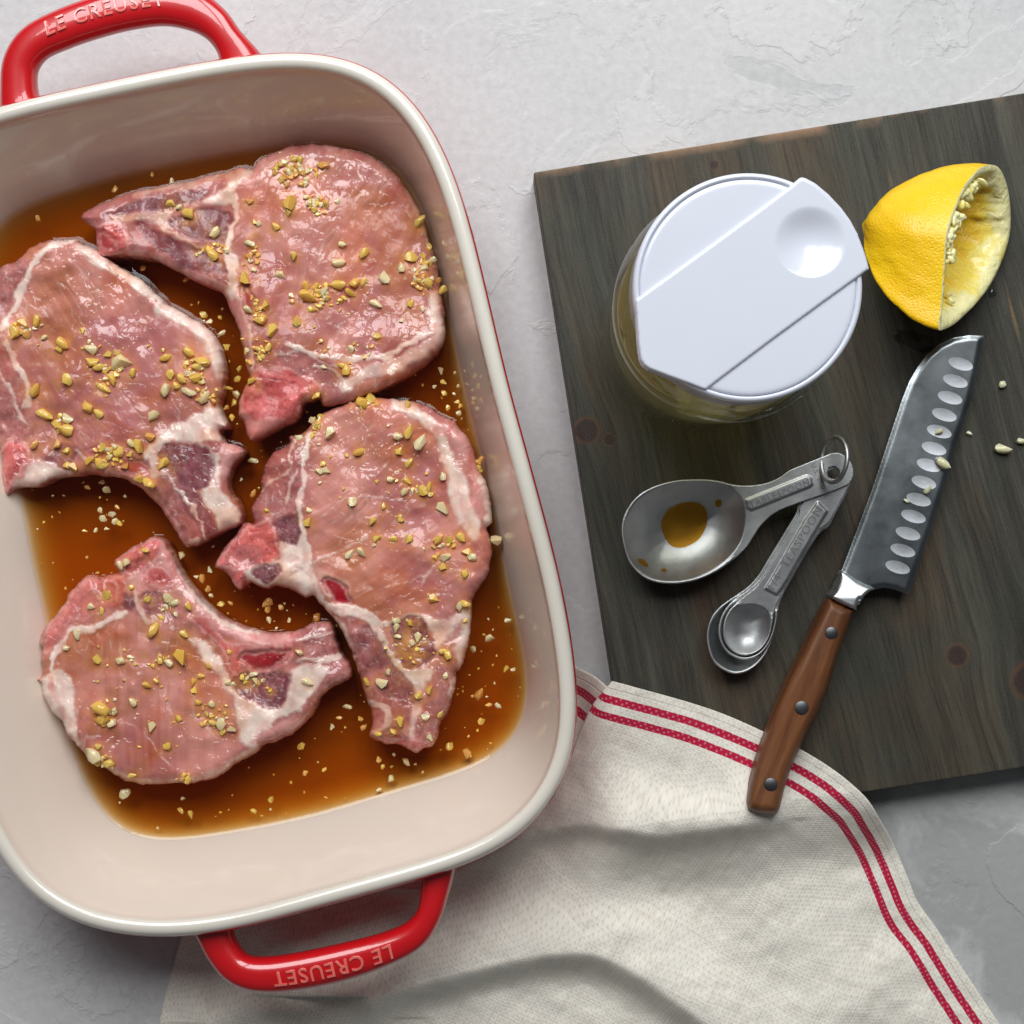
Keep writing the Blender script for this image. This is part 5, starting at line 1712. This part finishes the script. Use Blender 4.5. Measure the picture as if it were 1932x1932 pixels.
tb_out = [(100, 750), (118, 620), (200, 492), (330, 410), (500, 365), (680, 357), (800, 368), (880, 388), (960, 403), (1060, 401), (1160, 382), (1250, 342), (1310, 297), (1400, 258), (1560, 194), (1640, 166), (1710, 182), (1765, 240), (1780, 320), (1750, 385), (1690, 418), (1560, 468), (1400, 522), (1340, 545), (1270, 570), (1190, 615), (1110, 690), (1060, 765), (1000, 855), (900, 950), (780, 1030), (640, 1090), (480, 1115), (330, 1100), (220, 1040), (140, 930)]
tb_bowl = [(120, 760), (140, 640), (215, 515), (340, 435), (500, 385), (680, 375), (830, 400), (940, 460), (990, 560), (995, 680), (960, 810), (880, 920), (760, 1010), (620, 1070), (480, 1092), (340, 1078), (240, 1022), (160, 925)]
bar_t = [(1000, 505), (1440, 330), (1470, 345), (1482, 395), (1465, 412), (1040, 582), (1012, 565)]
ts_hd = [(1600, 480), (1740, 410), (1770, 380), (1788, 330), (1760, 250), (1700, 200), (1620, 200), (1560, 260), (1530, 380), (1500, 440)]
q_out = [(835, 1450), (850, 1540), (910, 1608), (1000, 1636), (1100, 1600), (1168, 1510), (1195, 1400), (1210, 1300), (1245, 1220), (1258, 1170), (1300, 1110), (1370, 985), (1450, 850), (1530, 722), (1590, 680), (1640, 600), (1700, 490), (1750, 395), (1782, 330), (1765, 250), (1700, 195), (1620, 195), (1560, 260), (1520, 370), (1400, 555), (1385, 620), (1300, 770), (1190, 965), (1130, 1065), (1070, 1140), (980, 1215), (900, 1280), (850, 1360)]
q_bowl = [(850, 1450), (862, 1530), (920, 1594), (1000, 1618), (1090, 1586), (1150, 1505), (1172, 1410), (1165, 1330), (1110, 1280), (1030, 1262), (950, 1280), (880, 1340)]
h_out = [(800, 1440), (818, 1545), (880, 1625), (990, 1664), (1100, 1630), (1180, 1530), (1222, 1400), (1235, 1290), (1262, 1200), (1310, 1110), (1380, 985), (1460, 850), (1535, 735), (1595, 690), (1650, 600), (1710, 490), (1755, 400), (1784, 330), (1765, 250), (1700, 195), (1620, 195), (1560, 260), (1510, 370), (1395, 545), (1375, 610), (1290, 765), (1180, 955), (1110, 1070), (1010, 1165), (900, 1240), (830, 1330)]
h_bowl = [(815, 1440), (835, 1540), (890, 1612), (990, 1648), (1090, 1616), (1165, 1525), (1205, 1400), (1200, 1310), (1120, 1250), (1020, 1235), (920, 1265), (845, 1340)]
o_out = [(715, 1500), (740, 1630), (800, 1715), (920, 1768), (1040, 1735), (1130, 1650), (1190, 1530), (1226, 1400), (1240, 1290), (1268, 1200), (1316, 1110), (1386, 985), (1466, 850), (1540, 742), (1600, 700), (1655, 600), (1715, 490), (1757, 400), (1785, 330), (1765, 250), (1700, 195), (1620, 195), (1560, 260), (1500, 370), (1388, 530), (1360, 610), (1270, 760), (1160, 940), (1090, 1055), (1000, 1150), (890, 1220), (790, 1300), (735, 1390)]
o_bowl = [(735, 1500), (758, 1625), (815, 1700), (920, 1748), (1030, 1715), (1115, 1635), (1170, 1530), (1205, 1400), (1190, 1300), (1090, 1235), (980, 1215), (880, 1250), (800, 1325), (750, 1400)]
HL = (1635, 330, 46)
spoon(o_out, o_bowl, .0085, .0315, HL, lower=.001)
spoon(h_out, h_bowl, .0062, .0325, HL, lower=.001)
q_bar = [(1140, 1150), (1225, 1195), (1300, 1085), (1480, 770), (1590, 590), (1520, 520), (1430, 650), (1230, 1000)]
so, zq = spoon(q_out, q_bowl, .0048, .0335, HL, lower=.001, bar=q_bar)
st, zt_ = spoon(tb_out, tb_bowl, .0128, .0348, (1635, 310, 46), bar=bar_t)


def stamp(body, a, b, size, zf, par, ext=.00012):
    A, B = np.array(SF([a])[0]), np.array(SF([b])[0])
    ex = (B - A) / np.linalg.norm(B - A)
    ny = np.array([ex[1], -ex[0]])
    c = (A + B) / 2
    k = F / (H - .034)

    def place(x, y, z):
        q = c + ex * x * k + ny * y * k
        zz = zf(np.array([q]), np.array([20.0]))[0]
        return at(q[0], q[1], zz + .0002 + z * .5)
    t = text_mesh('stamped_letters', body, size, place, M_steel2, par, ext, 1.18)
    for v in t.data.vertices:
        v.co -= sp_root.location


stamp('1/4  TEASPOON', (1195, 1130), (1520, 590), .0052, zq, so)
stamp('TABLESPOON', (1050, 540), (1440, 385), .0040, zt_, st)
stamp('U.S. STD', (1490, 255), (1560, 415), .0028, zt_, st)
# ring through the holes
rc = Vector(at(*SF([(1640, 215)])[0], .0415))
rp = []
for t in np.linspace(0, 2 * pi, 40, endpoint=False):
    a = Vector((.15, .95, -.10)).normalized()
    b = Vector((.42, -.12, .9)).normalized()
    rp.append(rc + a * (.0098 * cos(t)) + b * (.0088 * sin(t)))
V, Fc = [], []
for i, p in enumerate(rp):
    T = (rp[(i + 1) % 40] - rp[i - 1]).normalized()
    n1 = (p - rc).normalized()
    n2_ = T.cross(n1)
    for k in range(10):
        V.append(p + n1 * (.00105 * cos(2 * pi * k / 10)) + n2_ * (.00105 * sin(2 * pi * k / 10)))
for i in range(40):
    for k in range(10):
        j = (i + 1) % 40
        Fc.append((i * 10 + k, i * 10 + (k + 1) % 10, j * 10 + (k + 1) % 10, j * 10 + k))
meshobj('ring', V, Fc, M_steel, sp_root)

# golden oil left in the big spoon
M_honey = NT('golden_oil')
M_honey.t.nodes.remove(M_honey.b)
htr = M_honey.n('ShaderNodeBsdfTransparent', Color=(.90, .62, .20))
hgl = M_honey.n('ShaderNodeBsdfGlossy', Color=(1, 1, 1), Roughness=.05)
hdf = M_honey.n('ShaderNodeBsdfDiffuse', Color=(.42, .20, .02))
hm1 = M_honey.n('ShaderNodeMixShader', i0=.14, i1=htr.outputs[0], i2=hdf.outputs[0])
hfr = M_honey.n('ShaderNodeFresnel', IOR=1.5)
hge = M_honey.n('ShaderNodeNewGeometry')
hmx = M_honey.n('ShaderNodeMixShader', i0=M_honey.math('MULTIPLY', hfr, M_honey.math('SUBTRACT', 1.0, hge.outputs['Backfacing'])), i1=hm1.outputs[0], i2=hgl.outputs[0])
M_honey.t.links.new(hmx.outputs[0], M_honey.out.inputs['Surface'])


def blob(name, pts, h, zf, mat, sp=1.2, zofs=.0002):
    O = resample(spline(pts, 6), 70, True)

    def zt(P, D):
        t = np.clip(D / max(1e-6, D.max()), 0, 1)
        return zf(P, np.full(len(P), 20.0)) + zofs + h * np.sqrt(np.clip(1 - (1 - t) ** 2, 0, 1))
    P, D, Q = grid_in(O, sp)
    return meshobj(name, atn(P, zt(P, D)), [tuple(q[::-1]) for q in Q], mat)


d1 = blob('oil_drop', SF([(560, 528), (640, 528), (700, 560), (722, 620), (715, 690), (690, 745), (660, 790), (600, 830), (530, 852), (460, 838), (420, 790), (392, 720), (392, 660), (430, 590), (490, 550)]), .0019, zt_, M_honey.m)
tag(d1, 'large golden pool of oil in the bowl of the biggest measuring spoon', 'oil drop')
for pts, lb in ((SF([(780, 515), (815, 505), (825, 535), (808, 560), (782, 550)]), 'small golden drop near the handle side of the biggest spoon bowl'),
                (SF([(220, 935), (250, 935), (290, 970), (292, 990), (262, 985), (228, 958)]), 'long thin golden drop low on the left wall of the biggest spoon bowl'),
                (SF([(385, 1010), (410, 1000), (428, 1015), (405, 1030)]), 'tiny round golden drop at the bottom rim of the biggest spoon bowl')):
    d = blob('oil_drop', pts, .0005, zt_, M_honey.m, .6)
    tag(d, lb, 'oil drop')

# ------------------------------------------------------------------ knife
K_ = lambda p: [(1398.4 + .27618 * x, 615.3 + .27618 * y) for x, y in p]
H_ = lambda p: [(1370.4 + .29064 * x, 1090.7 + .29064 * y) for x, y in p]
knife = empty('kitchen_knife', at(1560, 1150, BZ), 'santoku knife with hollow-ground blade and riveted brown wooden handle', 'knife')
M_blade = mat_metal('blade_steel', (.31, .34, .35), .30, (1, 22, 1), radians(-20), .00002)
M_dimple_lit = mat_metal('hollow_steel_lit', (.62, .65, .68), .55, (30, 1, 1), radians(12), .00006)  # paler copy of the blade steel: window light on the hollows painted in
M_bolster = mat_metal('bolster_steel', (.66, .68, .70), .42)
M_rivet = mat_metal('rivet_steel', (.20, .20, .21), .45)
M_handle = mat_walnut()
KZ = .0300


def kz(P):      # the blade slopes gently down to its point
    t = (np.asarray(P)[:, 1] - 640) / (1500 - 640)
    return .0262 + (.0315 - .0262) * np.clip(t, 0, 1.05)


blade_out = K_([(1658, 67), (1560, 62), (1450, 80), (1350, 128), (1265, 200), (1205, 280), (1150, 375), (1100, 500), (1040, 680), (970, 890), (890, 1130), (800, 1370), (705, 1620), (672, 1700), (700, 1760), (800, 1800), (905, 1800), (970, 1786), (1040, 1797), (1142, 1832), (1180, 1725), (1300, 1385), (1400, 1060), (1480, 775), (1560, 540), (1610, 330)])


def blade_top(P, D):
    return kz(P) + .0009 * smooth(0, 9, D)


slab('blade', resample(np.array(blade_out), 300, True), 3.0, blade_top, lambda P, D: kz(P) - .0004, M_blade, knife, sharp=40)
DM = [(1499, 258), (1463, 375), (1427, 489), (1388, 606), (1353, 720), (1317, 836), (1284, 950), (1248, 1068), (1213, 1185), (1177, 1300), (1140, 1417), (1104, 1532), (1069, 1647)]
for dx_, dy_ in DM:
    c = K_([(dx_, dy_)])[0]
    aa = radians(17)
    V, Fc = [], []
    nr_, ns = 5, 32
    V.append(np.array(at(c[0], c[1], kz([c])[0] + .00095)))
    for i in range(1, nr_ + 1):
        for k in range(ns):
            t = 2 * pi * k / ns
            lx, ly = 87 * .27618 * cos(t) * i / nr_, 41 * .27618 * sin(t) * i / nr_
            q = (c[0] + lx * cos(aa) - ly * sin(aa), c[1] + lx * sin(aa) + ly * cos(aa))
            # hollow cut: a shallow even dish; its lit look comes from the paler colour
            lyn = 41 * sin(t) * i / nr_ / 41
            z = kz([q])[0] + .00092 + .00016 * (i / nr_) ** 2 - .00055 * lyn * 0 + .0
            V.append(np.array(at(q[0], q[1], z)))
    for k in range(ns):
        Fc.append((0, 1 + (k + 1) % ns, 1 + k))
    for i in range(nr_ - 1):
        for k in range(ns):
            a, b = 1 + i * ns + k, 1 + i * ns + (k + 1) % ns
            Fc.append((a, b, b + ns, a + ns))
    meshobj('hollow', V, Fc, M_dimple_lit, knife)

bol_out = K_([(672, 1695), (700, 1672), (800, 1740), (912, 1792), (880, 1812), (838, 1850), (805, 1905)]) + H_([(868, 130), (845, 190), (835, 205), (688, 133), (710, 80), (738, 0)])
bol_out = [bol_out[0]] + bol_out[1:]


def bol_top(P, D):
    k = K_([(700, 1672)])[0]
    q = H_([(760, 160)])[0]
    t = np.clip(((P[:, 0] - k[0]) * (q[0] - k[0]) + (P[:, 1] - k[1]) * (q[1] - k[1])) / ((q[0] - k[0]) ** 2 + (q[1] - k[1]) ** 2), 0, 1)
    hgt = .0030 + .0052 * smooth(0, .9, t)
    return kz(P) + hgt - .0022 * (1 - np.sqrt(np.clip(1 - np.clip(1 - D / 7, 0, 1) ** 2, 0, 1)))


slab('bolster', resample(spline(bol_out, 4), 150, True), 1.8, bol_top, lambda P, D: kz(P) - .006, M_bolster, knife)
han_out = H_([(688, 134), (660, 132), (625, 185), (585, 270), (550, 350), (480, 500), (395, 670), (325, 830), (275, 960), (222, 1100), (180, 1230), (150, 1350), (130, 1455), (140, 1505), (200, 1530), (260, 1534), (330, 1530), (348, 1490), (375, 1375), (420, 1235), (470, 1120), (520, 1020), (590, 890), (645, 760), (680, 650), (720, 510), (760, 400), (800, 290), (833, 206)])


def han_top(P, D):
    e = 1 - np.sqrt(np.clip(1 - np.clip(1 - D / 20, 0, 1) ** 2, 0, 1))
    return kz(P) + .0082 - .0068 * e + .0006 * np.sin((P[:, 1] - 1150) / 60)


slab('handle', resample(np.array(han_out), 220, True), 2.4, han_top, lambda P, D: kz(P) - .0072 + .004 * (1 - np.clip(D / 14, 0, 1)), M_handle, knife)
for rx, ry, rr in ((682, 357, 42), (489, 842, 46), (289, 1341, 45)):
    c = H_([(rx, ry)])[0]
    z = han_top(np.array([c]), np.array([30.0]))[0]
    p = at(c[0], c[1], z)
    r = rr * .29064 * (H - z) / F
    lathe('rivet', [(.0, p[2] + .00035), (r * .9, p[2] + .00030), (r, p[2] + .0001), (r, p[2] - .002)], p[0], p[1], M_rivet, knife, 32)

# fresh garlic bits on the blade and the board
for (x, y), s, lb in (((1352, 722), 15, 'small fresh garlic bit on the fifth hollow from the blade tip'),
                      ((1385, 935), 29, 'largest fresh garlic bit on the knife blade, next to its edge'),
                      ((1277, 1120), 17, 'pale yellow garlic bit on the blade below the largest one'),
                      ((1131, 1193), 11, 'tiny garlic bit in the middle of the knife blade')):
    c = K_([(x, y)])[0]
    sm = s * .68 / F * 1.05
    o = bpy.data.objects.new('garlic_bit', random.choice(NUG[3]))
    COL.objects.link(o)
    o.location = at(c[0], c[1], kz([c])[0] + .0012 + sm * .2)
    o.scale = (sm, sm * .9, sm * .7)
    o.rotation_euler = (random.uniform(-.3, .3), random.uniform(-.3, .3), random.uniform(0, 6))
    tag(o, lb, 'garlic', 'fresh garlic bits on the knife blade')
for (x, y), s, lb in (((1785, 398), 17, 'small fresh garlic bit on the board, uppermost beside the blade'),
                      ((1558, 735), 13, 'tiny fresh garlic bit on the board closest to the blade edge'),
                      ((1790, 835), 31, 'largest fresh garlic bit lying on the board right of the knife'),
                      ((1918, 782), 20, 'fresh garlic bit on the board at the right edge of the picture'),
                      ):
    c = K_([(x, y)])[0]
    sm = s * .68 / F * 1.05
    o = bpy.data.objects.new('garlic_bit', random.choice(NUG[3]))
    COL.objects.link(o)
    o.location = at(c[0], c[1], BZ + sm * .25)
    o.scale = (sm, sm * .8, sm * .7)
    o.rotation_euler = (random.uniform(-.3, .3), random.uniform(-.3, .3), random.uniform(-.4, .4))
    tag(o, lb, 'garlic', 'fresh garlic bits on the board')

# lemon juice spilled on the board
mw = NT('juice')
mw.p(Base__Color=(.03, .027, .02), Roughness=.05, Specular__IOR__Level=.5, Coat__Weight=1.0, Coat__Roughness=.02, Alpha=.4)
for pts, h, lb in (([(1688, 628), (1706, 622), (1735, 630), (1752, 640), (1762, 655), (1750, 664), (1730, 662), (1712, 652), (1694, 645)], .0011, 'wet puddle of lemon juice between the lemon half and the knife tip'),
                   ([(1684, 634), (1690, 628), (1700, 634), (1698, 643), (1689, 642)], .0016, 'round bead of lemon juice left of the puddle by the knife tip'),
                   ([(1866, 548), (1876, 545), (1880, 556), (1868, 562)], .0007, 'small juice drop on the board right of the lemon')):
    d = blob('juice_drop', pts, h, lambda P, D: np.full(len(P), BZ), mw.m, .9, .0002)
    tag(d, lb, 'juice drop')
